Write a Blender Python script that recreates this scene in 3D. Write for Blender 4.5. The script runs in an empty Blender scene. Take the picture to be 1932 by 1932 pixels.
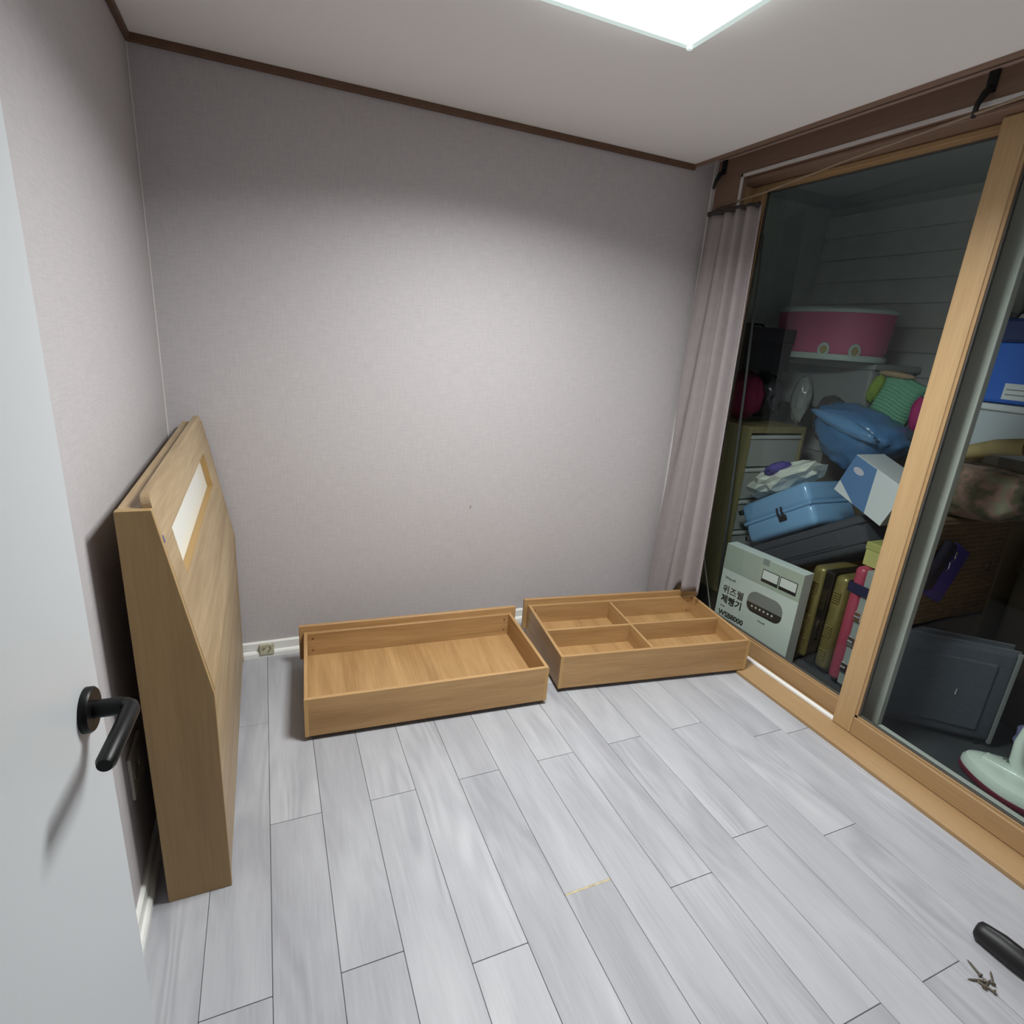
import bpy, bmesh, math, random
from mathutils import Vector, Matrix, noise

random.seed(7)
sc = bpy.context.scene
C = sc.collection

# ------------------------------------------------------------------ camera
F_PX, YAW, PITCH, ROLL = 1071.7726, 0.4180, -0.3014, 0.0758
CAM = Vector((0.3561, -2.5038, 1.4742))
cam_d = bpy.data.cameras.new('camera')
cam_d.sensor_width = 36.0
cam_d.lens = F_PX / 1932.0 * 36.0
cam_d.clip_start = 0.02
cam = bpy.data.objects.new('camera', cam_d)
C.objects.link(cam)
fw = Vector((math.sin(YAW) * math.cos(PITCH), math.cos(YAW) * math.cos(PITCH), math.sin(PITCH)))
rt0 = Vector((math.cos(YAW), -math.sin(YAW), 0))
up0 = rt0.cross(fw)
rt = math.cos(ROLL) * rt0 + math.sin(ROLL) * up0
up = -math.sin(ROLL) * rt0 + math.cos(ROLL) * up0
m = Matrix((rt, up, -fw)).transposed().to_4x4()
m.translation = CAM
cam.matrix_world = m
sc.camera = cam

# ------------------------------------------------------------------ world, exposure
world = bpy.data.worlds.new('night')
sc.world = world
world.use_nodes = True
bg = world.node_tree.nodes['Background']
bg.inputs[0].default_value = (0.55, 0.6, 0.7, 1)
bg.inputs[1].default_value = 0.06
sc.view_settings.view_transform = 'Standard'
sc.view_settings.look = 'None'
sc.view_settings.gamma = 1.0
sc.view_settings.use_curve_mapping = False
sc.view_settings.exposure = 0.0
LAMP_STRENGTH = 6.0           # ceiling light diffuser
LAMP_POWER = 46.0             # watts of the lamp behind it
LAMP_SPREAD = 155             # degrees
LAMP_COLOR = (0.97, 1.0, 0.985)

# ------------------------------------------------------------------ materials
def srgb(r, g, b):
    def f(c):
        c /= 255.0
        return c / 12.92 if c <= 0.04045 else ((c + 0.055) / 1.055) ** 2.4
    return (f(r), f(g), f(b), 1.0)

MATS = {}
def mat(name, col, rough=0.6, metal=0.0, spec=0.5, var=0.0, vscale=8.0, bump=0.0, bscale=60.0,
        emit=None, estr=0.0, coat=0.0, trans=0.0, ior=1.45, stretch=(1, 1, 1)):
    if name in MATS:
        return MATS[name]
    mt = bpy.data.materials.new(name)
    mt.use_nodes = True
    nt = mt.node_tree
    b = nt.nodes['Principled BSDF']
    b.inputs['Base Color'].default_value = col
    b.inputs['Roughness'].default_value = rough
    b.inputs['Metallic'].default_value = metal
    b.inputs['Specular IOR Level'].default_value = spec
    b.inputs['Coat Weight'].default_value = coat
    b.inputs['Transmission Weight'].default_value = trans
    b.inputs['IOR'].default_value = ior
    if emit:
        b.inputs['Emission Color'].default_value = emit
        b.inputs['Emission Strength'].default_value = estr
    if var or bump:
        tc = nt.nodes.new('ShaderNodeTexCoord')
        mp = nt.nodes.new('ShaderNodeMapping')
        mp.inputs['Scale'].default_value = stretch
        nt.links.new(tc.outputs['Object'], mp.inputs['Vector'])
    if var:
        n = nt.nodes.new('ShaderNodeTexNoise')
        n.inputs['Scale'].default_value = vscale
        n.inputs['Detail'].default_value = 5
        nt.links.new(mp.outputs[0], n.inputs['Vector'])
        r = nt.nodes.new('ShaderNodeValToRGB')
        r.color_ramp.elements[0].position = 0.3
        r.color_ramp.elements[1].position = 0.7
        r.color_ramp.elements[0].color = tuple(c * (1 - var) for c in col[:3]) + (1,)
        r.color_ramp.elements[1].color = tuple(min(1, c * (1 + var)) for c in col[:3]) + (1,)
        nt.links.new(n.outputs['Fac'], r.inputs[0])
        nt.links.new(r.outputs[0], b.inputs['Base Color'])
    if bump:
        n2 = nt.nodes.new('ShaderNodeTexNoise')
        n2.inputs['Scale'].default_value = bscale
        n2.inputs['Detail'].default_value = 3
        nt.links.new(mp.outputs[0], n2.inputs['Vector'])
        bp = nt.nodes.new('ShaderNodeBump')
        bp.inputs['Strength'].default_value = bump
        bp.inputs['Distance'].default_value = 0.004
        nt.links.new(n2.outputs['Fac'], bp.inputs['Height'])
        nt.links.new(bp.outputs[0], b.inputs['Normal'])
    MATS[name] = mt
    return mt

def wood(name, c1, c2, axis, across=14.0, rough=0.45, spec=0.4, rand=True, fine=0.35, lo=0.3, hi=0.72):
    """procedural wood grain, long along axis (0,1,2) of the object's own space"""
    if name in MATS:
        return MATS[name]
    mt = bpy.data.materials.new(name)
    mt.use_nodes = True
    nt = mt.node_tree
    b = nt.nodes['Principled BSDF']
    b.inputs['Roughness'].default_value = rough
    b.inputs['Specular IOR Level'].default_value = spec
    tc = nt.nodes.new('ShaderNodeTexCoord')
    src = tc.outputs['Object']
    if rand:
        oi = nt.nodes.new('ShaderNodeObjectInfo')
        vm = nt.nodes.new('ShaderNodeVectorMath')
        vm.operation = 'MULTIPLY_ADD'
        cmb = nt.nodes.new('ShaderNodeCombineXYZ')
        for i in range(3):
            nt.links.new(oi.outputs['Random'], cmb.inputs[i])
        nt.links.new(cmb.outputs[0], vm.inputs[0])
        vm.inputs[1].default_value = (17.3, 29.1, 11.7)
        nt.links.new(src, vm.inputs[2])
        src = vm.outputs[0]
    def noise_node(scale, a_long, a_cross, dist=0.0, detail=4):
        mp = nt.nodes.new('ShaderNodeMapping')
        s = [a_cross] * 3
        s[axis] = a_long
        mp.inputs['Scale'].default_value = s
        nt.links.new(src, mp.inputs['Vector'])
        n = nt.nodes.new('ShaderNodeTexNoise')
        n.inputs['Scale'].default_value = scale
        n.inputs['Detail'].default_value = detail
        n.inputs['Distortion'].default_value = dist
        nt.links.new(mp.outputs[0], n.inputs['Vector'])
        return n
    big = noise_node(1.0, 1.1, across, 0.6)
    fin = noise_node(1.0, 7.0, across * 11, 0.0, 3)
    mx = nt.nodes.new('ShaderNodeMix')
    mx.data_type = 'FLOAT'
    mx.inputs['Factor'].default_value = fine
    nt.links.new(big.outputs['Fac'], mx.inputs['A'])
    nt.links.new(fin.outputs['Fac'], mx.inputs['B'])
    r = nt.nodes.new('ShaderNodeValToRGB')
    r.color_ramp.elements[0].position = lo
    r.color_ramp.elements[1].position = hi
    r.color_ramp.elements[0].color = c1
    r.color_ramp.elements[1].color = c2
    nt.links.new(mx.outputs['Result'], r.inputs[0])
    nt.links.new(r.outputs[0], b.inputs['Base Color'])
    bp = nt.nodes.new('ShaderNodeBump')
    bp.inputs['Strength'].default_value = 0.08
    bp.inputs['Distance'].default_value = 0.002
    nt.links.new(fin.outputs['Fac'], bp.inputs['Height'])
    nt.links.new(bp.outputs[0], b.inputs['Normal'])
    MATS[name] = mt
    return mt

def floor_material():
    mt = bpy.data.materials.new('floor plank laminate')
    mt.use_nodes = True
    nt = mt.node_tree
    b = nt.nodes['Principled BSDF']
    b.inputs['Roughness'].default_value = 0.42
    b.inputs['Specular IOR Level'].default_value = 0.35
    tc = nt.nodes.new('ShaderNodeTexCoord')
    oi = nt.nodes.new('ShaderNodeObjectInfo')
    cmb = nt.nodes.new('ShaderNodeCombineXYZ')
    for i in range(3):
        nt.links.new(oi.outputs['Random'], cmb.inputs[i])
    vm = nt.nodes.new('ShaderNodeVectorMath'); vm.operation = 'MULTIPLY_ADD'
    vm.inputs[1].default_value = (13.0, 31.0, 7.0)
    nt.links.new(cmb.outputs[0], vm.inputs[0])
    nt.links.new(tc.outputs['Object'], vm.inputs[2])
    def nz(sx, sy, detail, dist):
        mp = nt.nodes.new('ShaderNodeMapping')
        mp.inputs['Scale'].default_value = (sx, sy, 1)
        nt.links.new(vm.outputs[0], mp.inputs['Vector'])
        n = nt.nodes.new('ShaderNodeTexNoise')
        n.inputs['Scale'].default_value = 1.0
        n.inputs['Detail'].default_value = detail
        n.inputs['Distortion'].default_value = dist
        nt.links.new(mp.outputs[0], n.inputs['Vector'])
        return n
    # cathedral growth rings: a slow noise field turned into contour lines
    ring = nz(7.0, 0.9, 1.5, 0.3)
    mul = nt.nodes.new('ShaderNodeMath'); mul.operation = 'MULTIPLY'; mul.inputs[1].default_value = 75.0
    nt.links.new(ring.outputs['Fac'], mul.inputs[0])
    sn = nt.nodes.new('ShaderNodeMath'); sn.operation = 'SINE'
    nt.links.new(mul.outputs[0], sn.inputs[0])
    mask = nz(6.0, 1.6, 2, 0.0)
    mm = nt.nodes.new('ShaderNodeMapRange')
    mm.inputs['From Min'].default_value = 0.45; mm.inputs['From Max'].default_value = 0.65
    nt.links.new(mask.outputs['Fac'], mm.inputs['Value'])
    rm = nt.nodes.new('ShaderNodeMath'); rm.operation = 'MULTIPLY'
    nt.links.new(sn.outputs[0], rm.inputs[0]); nt.links.new(mm.outputs[0], rm.inputs[1])
    cloud = nz(9.0, 2.0, 4, 0.5)
    fine = nz(160.0, 9.0, 2, 0.0)
    def madd(a, k, base):
        x = nt.nodes.new('ShaderNodeMath'); x.operation = 'MULTIPLY_ADD'
        nt.links.new(a, x.inputs[0]); x.inputs[1].default_value = k
        if isinstance(base, float): x.inputs[2].default_value = base
        else: nt.links.new(base, x.inputs[2])
        return x.outputs[0]
    v = madd(rm.outputs[0], 0.105, 0.0)
    v = madd(cloud.outputs['Fac'], 0.8, v)
    v = madd(fine.outputs['Fac'], 0.22, v)
    v = madd(oi.outputs['Random'], 0.13, v)
    r = nt.nodes.new('ShaderNodeValToRGB')
    r.color_ramp.elements[0].position = 0.34
    r.color_ramp.elements[1].position = 0.86
    r.color_ramp.elements[0].color = srgb(147, 147, 152)
    r.color_ramp.elements[1].color = srgb(180, 180, 184)
    nt.links.new(v, r.inputs[0])
    nt.links.new(r.outputs[0], b.inputs['Base Color'])
    bp = nt.nodes.new('ShaderNodeBump')
    bp.inputs['Strength'].default_value = 0.06
    bp.inputs['Distance'].default_value = 0.001
    nt.links.new(fine.outputs['Fac'], bp.inputs['Height'])
    nt.links.new(bp.outputs[0], b.inputs['Normal'])
    return mt

def wallpaper_material(name, col, dark):
    mt = bpy.data.materials.new(name)
    mt.use_nodes = True
    nt = mt.node_tree
    b = nt.nodes['Principled BSDF']
    b.inputs['Roughness'].default_value = 0.62
    b.inputs['Specular IOR Level'].default_value = 0.3
    tc = nt.nodes.new('ShaderNodeTexCoord')
    def nz(s, scale):
        mp = nt.nodes.new('ShaderNodeMapping')
        mp.inputs['Scale'].default_value = s
        nt.links.new(tc.outputs['Object'], mp.inputs['Vector'])
        n = nt.nodes.new('ShaderNodeTexNoise')
        n.inputs['Scale'].default_value = scale
        n.inputs['Detail'].default_value = 3
        nt.links.new(mp.outputs[0], n.inputs['Vector'])
        return n
    a = nz((90, 90, 9), 2.0)     # vertical threads
    c = nz((9, 9, 90), 2.0)      # horizontal threads
    ad = nt.nodes.new('ShaderNodeMath'); ad.operation = 'ADD'
    nt.links.new(a.outputs['Fac'], ad.inputs[0]); nt.links.new(c.outputs['Fac'], ad.inputs[1])
    r = nt.nodes.new('ShaderNodeValToRGB')
    mr = nt.nodes.new('ShaderNodeMapRange')
    mr.inputs['From Min'].default_value = 0.7; mr.inputs['From Max'].default_value = 1.3
    nt.links.new(ad.outputs[0], mr.inputs['Value'])
    r.color_ramp.elements[0].color = dark
    r.color_ramp.elements[1].color = col
    nt.links.new(mr.outputs[0], r.inputs[0])
    nt.links.new(r.outputs[0], b.inputs['Base Color'])
    bp = nt.nodes.new('ShaderNodeBump')
    bp.inputs['Strength'].default_value = 0.12
    bp.inputs['Distance'].default_value = 0.002
    nt.links.new(ad.outputs[0], bp.inputs['Height'])
    nt.links.new(bp.outputs[0], b.inputs['Normal'])
    MATS[name] = mt
    return mt

def glass_material():
    mt = bpy.data.materials.new('window glass')
    mt.use_nodes = True
    nt = mt.node_tree
    for n in list(nt.nodes):
        nt.nodes.remove(n)
    out = nt.nodes.new('ShaderNodeOutputMaterial')
    tr = nt.nodes.new('ShaderNodeBsdfTransparent')
    tr.inputs[0].default_value = (0.86, 0.92, 0.90, 1)
    gl = nt.nodes.new('ShaderNodeBsdfGlossy')
    gl.inputs['Roughness'].default_value = 0.015
    gl.inputs['Color'].default_value = (0.9, 0.95, 1, 1)
    fr = nt.nodes.new('ShaderNodeFresnel')
    fr.inputs['IOR'].default_value = 1.24
    mx = nt.nodes.new('ShaderNodeMixShader')
    nt.links.new(fr.outputs[0], mx.inputs[0])
    nt.links.new(tr.outputs[0], mx.inputs[1])
    nt.links.new(gl.outputs[0], mx.inputs[2])
    nt.links.new(mx.outputs[0], out.inputs[0])
    return mt

M_WALL = wallpaper_material('wallpaper', srgb(184, 179, 180), srgb(173, 168, 170))
M_CEIL = mat('ceiling paper', srgb(240, 238, 236), 0.75, bump=0.05, bscale=140)
M_FLOOR = floor_material()
M_GLASS = glass_material()
M_FLOORBASE = mat('floor base', srgb(120, 116, 112), 0.9)
M_WHITE = mat('white gloss trim', srgb(226, 226, 222), 0.3)
M_DOOR = mat('door paint', srgb(192, 195, 198), 0.35, bump=0.02, bscale=90)
M_MOULD = mat('dark brown moulding', srgb(96, 70, 52), 0.5, var=0.15, vscale=20)
OAK1, OAK2 = srgb(148, 112, 71), srgb(188, 152, 105)
M_OAKX = wood('oak laminate grain x', OAK1, OAK2, 0)
M_OAKY = wood('oak laminate grain y', OAK1, OAK2, 1)
M_OAKZ = wood('oak laminate grain z', OAK1, OAK2, 2)
M_HBY = wood('headboard laminate grain y', srgb(134, 110, 80), srgb(180, 158, 124), 1, across=16)
M_HBZ = wood('headboard laminate grain z', srgb(142, 115, 76), srgb(168, 140, 98), 2, across=12)
M_EDGE = mat('oak edge band', srgb(186, 150, 98), 0.5, var=0.06)
M_FRAMEY = wood('window frame laminate y', srgb(154, 124, 87), srgb(169, 139, 101), 1, across=20, fine=0.6)
M_FRAMEZ = wood('window frame laminate z', srgb(168, 138, 98), srgb(184, 154, 114), 2, across=20, fine=0.6)
M_CASING = wood('casing laminate', srgb(122, 98, 82), srgb(138, 112, 96), 1, across=20, fine=0.6)
M_BLACK = mat('black satin metal', srgb(11, 11, 12), 0.42, spec=0.3)
M_BLACKP = mat('black plastic', srgb(26, 26, 28), 0.45)
M_CHROME = mat('chrome', srgb(205, 205, 208), 0.18, metal=1.0)

# ------------------------------------------------------------------ mesh helpers
def finish(name, bm, m, parent=None, smooth=False, loc=None, rot=None):
    me = bpy.data.meshes.new(name)
    bmesh.ops.recalc_face_normals(bm, faces=bm.faces)
    bm.to_mesh(me)
    bm.free()
    if smooth:
        for p in me.polygons:
            p.use_smooth = True
    me.materials.append(m)
    o = bpy.data.objects.new(name, me)
    C.objects.link(o)
    if parent:
        o.parent = parent
    if loc is not None:
        o.location = loc
    if rot is not None:
        o.rotation_euler = rot
    return o

def smooth_by_angle(o, deg=40):
    me = o.data
    for p in me.polygons:
        p.use_smooth = True
    try:
        me.set_sharp_from_angle(angle=math.radians(deg))
    except Exception:
        pass
    return o

def box(bm, x0, x1, y0, y1, z0, z1, bevel=0.0, seg=2, mtx=None):
    b = bmesh.new()
    bmesh.ops.create_cube(b, size=1.0)
    for v in b.verts:
        v.co = Vector(((x0 + x1) / 2 + v.co.x * (x1 - x0), (y0 + y1) / 2 + v.co.y * (y1 - y0), (z0 + z1) / 2 + v.co.z * (z1 - z0)))
    if bevel > 0:
        bmesh.ops.bevel(b, geom=list(b.edges), offset=bevel, segments=seg, profile=0.5, affect='EDGES')
    if mtx is not None:
        bmesh.ops.transform(b, matrix=mtx, verts=b.verts)
    t = bpy.data.meshes.new('t'); b.to_mesh(t); b.free(); bm.from_mesh(t); bpy.data.meshes.remove(t)
    return bm

def nb(*a, **k):
    return box(bmesh.new(), *a, **k)

def prism(bm, prof, axis, a, b):
    """extrude a 2D profile along axis; profile coords are the other two axes in order"""
    def P(u, v, w):
        if axis == 0: return (w, u, v)
        if axis == 1: return (u, w, v)
        return (u, v, w)
    A = [bm.verts.new(P(u, v, a)) for u, v in prof]
    B = [bm.verts.new(P(u, v, b)) for u, v in prof]
    n = len(prof)
    bm.faces.new(A); bm.faces.new(B[::-1])
    for i in range(n):
        bm.faces.new((A[i], A[(i + 1) % n], B[(i + 1) % n], B[i]))
    return bm

def tube(bm, pts, r, seg=10, cap=True):
    pts = [Vector(p) for p in pts]
    rs = r if isinstance(r, (list, tuple)) else [r] * len(pts)
    rings = []
    prev = None
    for i, p in enumerate(pts):
        if i == 0: d = pts[1] - p
        elif i == len(pts) - 1: d = p - pts[i - 1]
        else: d = (pts[i + 1] - p).normalized() + (p - pts[i - 1]).normalized()
        d.normalize()
        if prev is None:
            a = Vector((0, 0, 1)) if abs(d.z) < 0.9 else Vector((1, 0, 0))
            u = d.cross(a).normalized()
        else:
            u = (prev - d * prev.dot(d)).normalized()
        prev = u
        w = d.cross(u)
        rings.append([bm.verts.new(p + rs[i] * (math.cos(2 * math.pi * k / seg) * u + math.sin(2 * math.pi * k / seg) * w)) for k in range(seg)])
    for i in range(len(rings) - 1):
        for k in range(seg):
            bm.faces.new((rings[i][k], rings[i][(k + 1) % seg], rings[i + 1][(k + 1) % seg], rings[i + 1][k]))
    if cap:
        bm.faces.new(rings[0][::-1]); bm.faces.new(rings[-1])
    return bm

def lathe(bm, prof, seg=40, sx=1.0, sy=1.0, centre=(0, 0, 0)):
    rings = []
    for r, z in prof:
        rings.append([bm.verts.new((centre[0] + sx * r * math.cos(2 * math.pi * k / seg), centre[1] + sy * r * math.sin(2 * math.pi * k / seg), centre[2] + z)) for k in range(seg)])
    for i in range(len(rings) - 1):
        for k in range(seg):
            bm.faces.new((rings[i][k], rings[i][(k + 1) % seg], rings[i + 1][(k + 1) % seg], rings[i + 1][k]))
    bm.faces.new(rings[0][::-1]); bm.faces.new(rings[-1])
    return bm

def blob(radii, seed, amp=0.12, freq=3.0, ridge=0.5, sub=4, shape=None, sq=1.0):
    bm = bmesh.new()
    bmesh.ops.create_icosphere(bm, subdivisions=sub, radius=1.0)
    off = Vector((seed * 3.7, seed * 1.9, seed * 5.3))
    for v in bm.verts:
        d = v.co.normalized()
        q = Vector([math.copysign(abs(c) ** sq, c) for c in d])
        n1 = noise.noise(d * freq + off)
        n2 = 1 - abs(noise.noise(d * freq * 1.9 + off * 2)) * 2
        n3 = 1 - abs(noise.noise(d * freq * 4.1 + off * 3)) * 2
        k = 1 + amp * (n1 + ridge * n2 * 0.6 + ridge * n3 * 0.3)
        p = Vector((q.x * radii[0], q.y * radii[1], q.z * radii[2])) * k
        if shape:
            p = shape(p)
        v.co = p
    return bm

def tag(o, label=None, cat=None, group=None, kind=None):
    if label: o['label'] = label
    if cat: o['category'] = cat
    if group: o['group'] = group
    if kind: o['kind'] = kind
    return o

def thing(name, label, cat, loc=(0, 0, 0), rot=(0, 0, 0), group=None, kind=None):
    o = bpy.data.objects.new(name, None)
    o.empty_display_size = 0.05
    C.objects.link(o)
    o.location = loc
    o.rotation_euler = rot
    return tag(o, label, cat, group, kind)

def text_mesh(body, size, extrude=0.0006, bold=0.0):
    cu = bpy.data.curves.new('txt', 'FONT')
    cu.body = body
    cu.size = size
    cu.extrude = extrude
    cu.offset = bold
    cu.resolution_u = 3
    t = bpy.data.objects.new('txt', cu)
    C.objects.link(t)
    bpy.context.view_layer.update()
    dg = bpy.context.evaluated_depsgraph_get()
    me = bpy.data.meshes.new_from_object(t.evaluated_get(dg))
    bpy.data.objects.remove(t)
    bpy.data.curves.remove(cu)
    return me

# =================================================================== THE ROOM
W, H, YF = 2.41, 2.30, -2.42      # right corner, ceiling, front wall

# ---- floor: a sub-base with every plank a piece of its own
fl = tag(finish('floor', nb(-0.05, 2.374, YF - 0.6, 0.0, -0.10, -0.009), M_FLOORBASE), 'pale grey wood laminate plank floor of the small room', kind='structure')
JOINT = {0: -0.95, 1: -0.497, 2: -0.998, 3: -0.499, 4: -0.998, 5: -0.585, 6: -1.0, 7: -0.5, 8: -1.003, 9: -0.583,
         10: -1.005, 11: -0.508, 12: -1.01, 13: -0.6, 14: -1.151, 15: -0.178}
plank_mesh = {}
def plank(w, l):
    k = (round(w, 3), round(l, 3))
    if k not in plank_mesh:
        b = nb(-w / 2, w / 2, -l / 2, l / 2, -0.008, 0.0, bevel=0.0009, seg=1)
        me = bpy.data.meshes.new('plank'); b.to_mesh(me); b.free()
        me.materials.append(M_FLOOR)
        plank_mesh[k] = me
    return plank_mesh[k]
for i in range(16):
    x0 = i * 0.15; x1 = min(x0 + 0.15, 2.3735)
    ends = [0.0]
    y = JOINT[i]
    while y > YF - 0.6:
        ends.append(y); y -= 1.0
    ends.append(YF - 0.6)
    for a, b_ in zip(ends[:-1], ends[1:]):
        g = 0.0016
        o = bpy.data.objects.new('plank', plank(x1 - x0 - 0.0012, a - b_ - g))
        o.location = ((x0 + x1) / 2, (a + b_) / 2, 0)
        o.parent = fl
        C.objects.link(o)
finish('joint_chip', nb(1.052, 1.198, -1.5045, -1.4995, -0.006, 0.0004), mat('chipped plank core', srgb(182, 168, 132), 0.8, var=0.25, vscale=40), fl)

# ---- walls, ceiling
tag(finish('wall_back', nb(-0.1, 2.41, 0.0, 0.12, 0, 2.5), M_WALL), 'wall papered in pale mauve grey at the back of the room', kind='structure')
finish('corner_bead', nb(0.0005, 0.004, -0.003, 0.0, 0.072, H - 0.024), mat('pale corner sealant', srgb(214, 210, 208), 0.6), bpy.data.objects['wall_back'])
tag(finish('wall_left', nb(-0.12, 0.0, YF - 0.12, 0.0, 0, 2.5), M_WALL), 'papered side wall behind the door and the headboard', kind='structure')
fwall = bmesh.new()
box(fwall, 0.0, 0.05, YF - 0.12, YF, 0, 2.5)
box(fwall, 0.95, 2.41, YF - 0.12, YF, 0, 2.5)
box(fwall, 0.05, 0.95, YF - 0.12, YF, 2.1, 2.5)
tag(finish('wall_front', fwall, M_WALL), 'papered wall with the doorway the room is entered by', kind='structure')
cb = bmesh.new()
box(cb, -0.05, 2.273, YF - 0.05, 0.03, H, H + 0.02)
box(cb, 2.258, 2.273, YF - 0.05, 0.0, H + 0.02, 2.47)
box(cb, 2.273, 2.66, YF - 0.05, 0.03, 2.46, 2.48)
tag(finish('ceiling', cb, M_CEIL), 'plain off white papered ceiling with a curtain recess', kind='structure')
mb = bmesh.new(); box(mb, 0.0, 2.273, -0.016, 0.0, H - 0.024, H, bevel=0.003)
tag(finish('trim_1', mb, M_MOULD), 'dark brown crown moulding along the back wall', kind='structure')
mb = bmesh.new(); box(mb, 0.0, 0.016, YF, -0.016, H - 0.024, H, bevel=0.003)
tag(finish('trim_2', mb, M_MOULD), 'dark brown crown moulding along the left wall', kind='structure')
mb = bmesh.new(); box(mb, 2.265, 2.281, YF, 0.0, H - 0.012, H + 0.004, bevel=0.003)
tag(finish('trim_3', mb, M_CASING), 'brown strip edging the ceiling along the window recess', kind='structure')

def baseboard_profile(s=1):
    return [(0, 0), (s * 0.020, 0), (s * 0.020, 0.018), (s * 0.016, 0.026), (s * 0.010, 0.030), (s * 0.010, 0.066), (s * 0.006, 0.072), (0, 0.072)]
bb = bmesh.new(); prism(bb, [(-a, b_) for a, b_ in baseboard_profile()], 0, 0.0, 2.39)
tag(finish('baseboard_back', bb, M_WHITE), 'white moulded baseboard under the back wall', kind='structure')
bb = bmesh.new(); prism(bb, baseboard_profile(), 1, YF, -0.021)
tag(finish('baseboard_left', bb, M_WHITE), 'white moulded baseboard under the left wall', kind='structure')

# ---- window wall: brown casing, sliding sashes
wr = bmesh.new()
box(wr, 2.41, 2.44, -0.185, 0.12, -0.07, 2.47)
box(wr, 2.44, 2.60, -0.105, 0.12, -0.07, 2.47)
box(wr, 2.41, 2.60, YF - 0.12, -0.185, 2.24, 2.47)
box(wr, 2.44, 2.60, -0.185, -0.105, 2.24, 2.47)
box(wr, 2.41, 2.60, YF - 0.12, -2.34, -0.07, 2.24)
wall_r = tag(finish('wall_right', wr, M_CASING), 'brown laminate casing around the sliding window', kind='structure')
finish('sealant_line', nb(2.405, 2.411, YF, -0.002, 2.331, 2.338), mat('pinkish sealant', srgb(196, 170, 156), 0.6), wall_r)
sl = bmesh.new()
box(sl, 2.404, 2.412, -2.34, -0.180, 2.236, 2.248)
box(sl, 2.404, 2.412, -0.190, -0.180, 2.0, 2.248)
finish('frame_bead', sl, mat('white sealant', srgb(205, 202, 200), 0.5), wall_r)
finish('corner_bead', nb(2.392, 2.412, -0.010, 0.0, 0.072, 2.46), mat('wallpaper edge', srgb(206, 203, 203), 0.6), wall_r)

win = thing('window_1', 'wood laminate sliding glass door onto the cluttered balcony', None, (2.49, -1.2, 0), kind='structure')
def wp(name, bm, m):
    o = finish(name, bm, m, None)
    o.data.transform(Matrix.Translation((-2.49, 1.2, 0)))
    o.parent = win
    return o
wp('threshold', nb(2.374, 2.66, -2.338, -0.187, -0.07, 0.015, bevel=0.003), M_FRAMEY)
wp('track_strip', nb(2.494, 2.514, -1.192, -0.19, 0.015, 0.027, bevel=0.002), mat('white track', srgb(232, 232, 230), 0.35))
wp('frame_head', nb(2.442, 2.598, -2.338, -0.107, 2.225, 2.2395, bevel=0.003), M_CASING)  # darker casing laminate on the head: light falloff put into its colour
wp('frame_jamb', nb(2.442, 2.598, -0.127, -0.107, 0.016, 2.224, bevel=0.003), M_FRAMEZ)
wp('frame_jamb', nb(2.442, 2.598, -2.338, -2.312, 0.016, 2.224, bevel=0.003), M_FRAMEZ)
M_SEAL = mat('glazing gasket', srgb(72, 70, 66), 0.6)
def sash(x0, x1, ya, yb, sw_a, sw_b, xg, z0=0.016, z1=2.224):
    """ya > yb; sw = stile widths at ya and yb"""
    rail = 0.078
    wp('stile', nb(x0, x1, ya - sw_a, ya, z0, z1, bevel=0.005), M_FRAMEZ)
    wp('stile', nb(x0, x1, yb, yb + sw_b, z0, z1, bevel=0.005), M_FRAMEZ)
    wp('rail', nb(x0, x1, yb + sw_b, ya - sw_a, z0, z0 + rail, bevel=0.004), M_FRAMEY)
    wp('rail', nb(x0, x1, yb + sw_b, ya - sw_a, z1 - 0.022, z1, bevel=0.004), M_FRAMEY)
    # stepped glazing bead inside the opening
    bd = bmesh.new(); b0, b1 = xg - 0.012, xg + 0.012; t = 0.010
    box(bd, b0, b1, ya - sw_a - t, ya - sw_a, z0 + rail, z1 - 0.022)
    box(bd, b0, b1, yb + sw_b, yb + sw_b + t, z0 + rail, z1 - 0.022)
    box(bd, b0, b1, yb + sw_b, ya - sw_a, z0 + rail, z0 + rail + t)
    box(bd, b0, b1, yb + sw_b, ya - sw_a, z1 - 0.022 - t, z1 - 0.022)
    wp('glazing_bead', bd, M_FRAMEY)
    gk = bmesh.new(); b0, b1 = xg - 0.006, xg + 0.006; t0, t = 0.010, 0.015
    box(gk, b0, b1, ya - sw_a - t, ya - sw_a - t0, z0 + rail + t0, z1 - 0.022 - t0)
    box(gk, b0, b1, yb + sw_b + t0, yb + sw_b + t, z0 + rail + t0, z1 - 0.022 - t0)
    box(gk, b0, b1, yb + sw_b + t0, ya - sw_a - t0, z0 + rail + t0, z0 + rail + t)
    box(gk, b0, b1, yb + sw_b + t0, ya - sw_a - t0, z1 - 0.022 - t, z1 - 0.022 - t0)
    wp('gasket', gk, M_SEAL)
    g = bmesh.new()
    vs = [g.verts.new(c) for c in ((xg, yb + sw_b, z0 + rail), (xg, ya - sw_a, z0 + rail), (xg, ya - sw_a, z1 - 0.022), (xg, yb + sw_b, z1 - 0.022))]
    g.faces.new(vs)
    wp('glass_pane', g, M_GLASS)
sash(2.540, 2.575, -0.128, -1.245, 0.07, 0.055, 2.556)
sash(2.490, 2.526, -1.190, -2.311, 0.082, 0.085, 2.508)
# white outer layer of the double window: one meeting stile shows behind the near pane
wp('outer_stile', nb(2.602, 2.635, -1.302, -1.205, 0.051, 2.20, bevel=0.004), mat('grey white vinyl', srgb(186, 186, 180), 0.45))
wp('outer_rail', nb(2.602, 2.635, -2.31, -0.13, 0.016, 0.05, bevel=0.004), MATS['grey white vinyl'])

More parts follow.
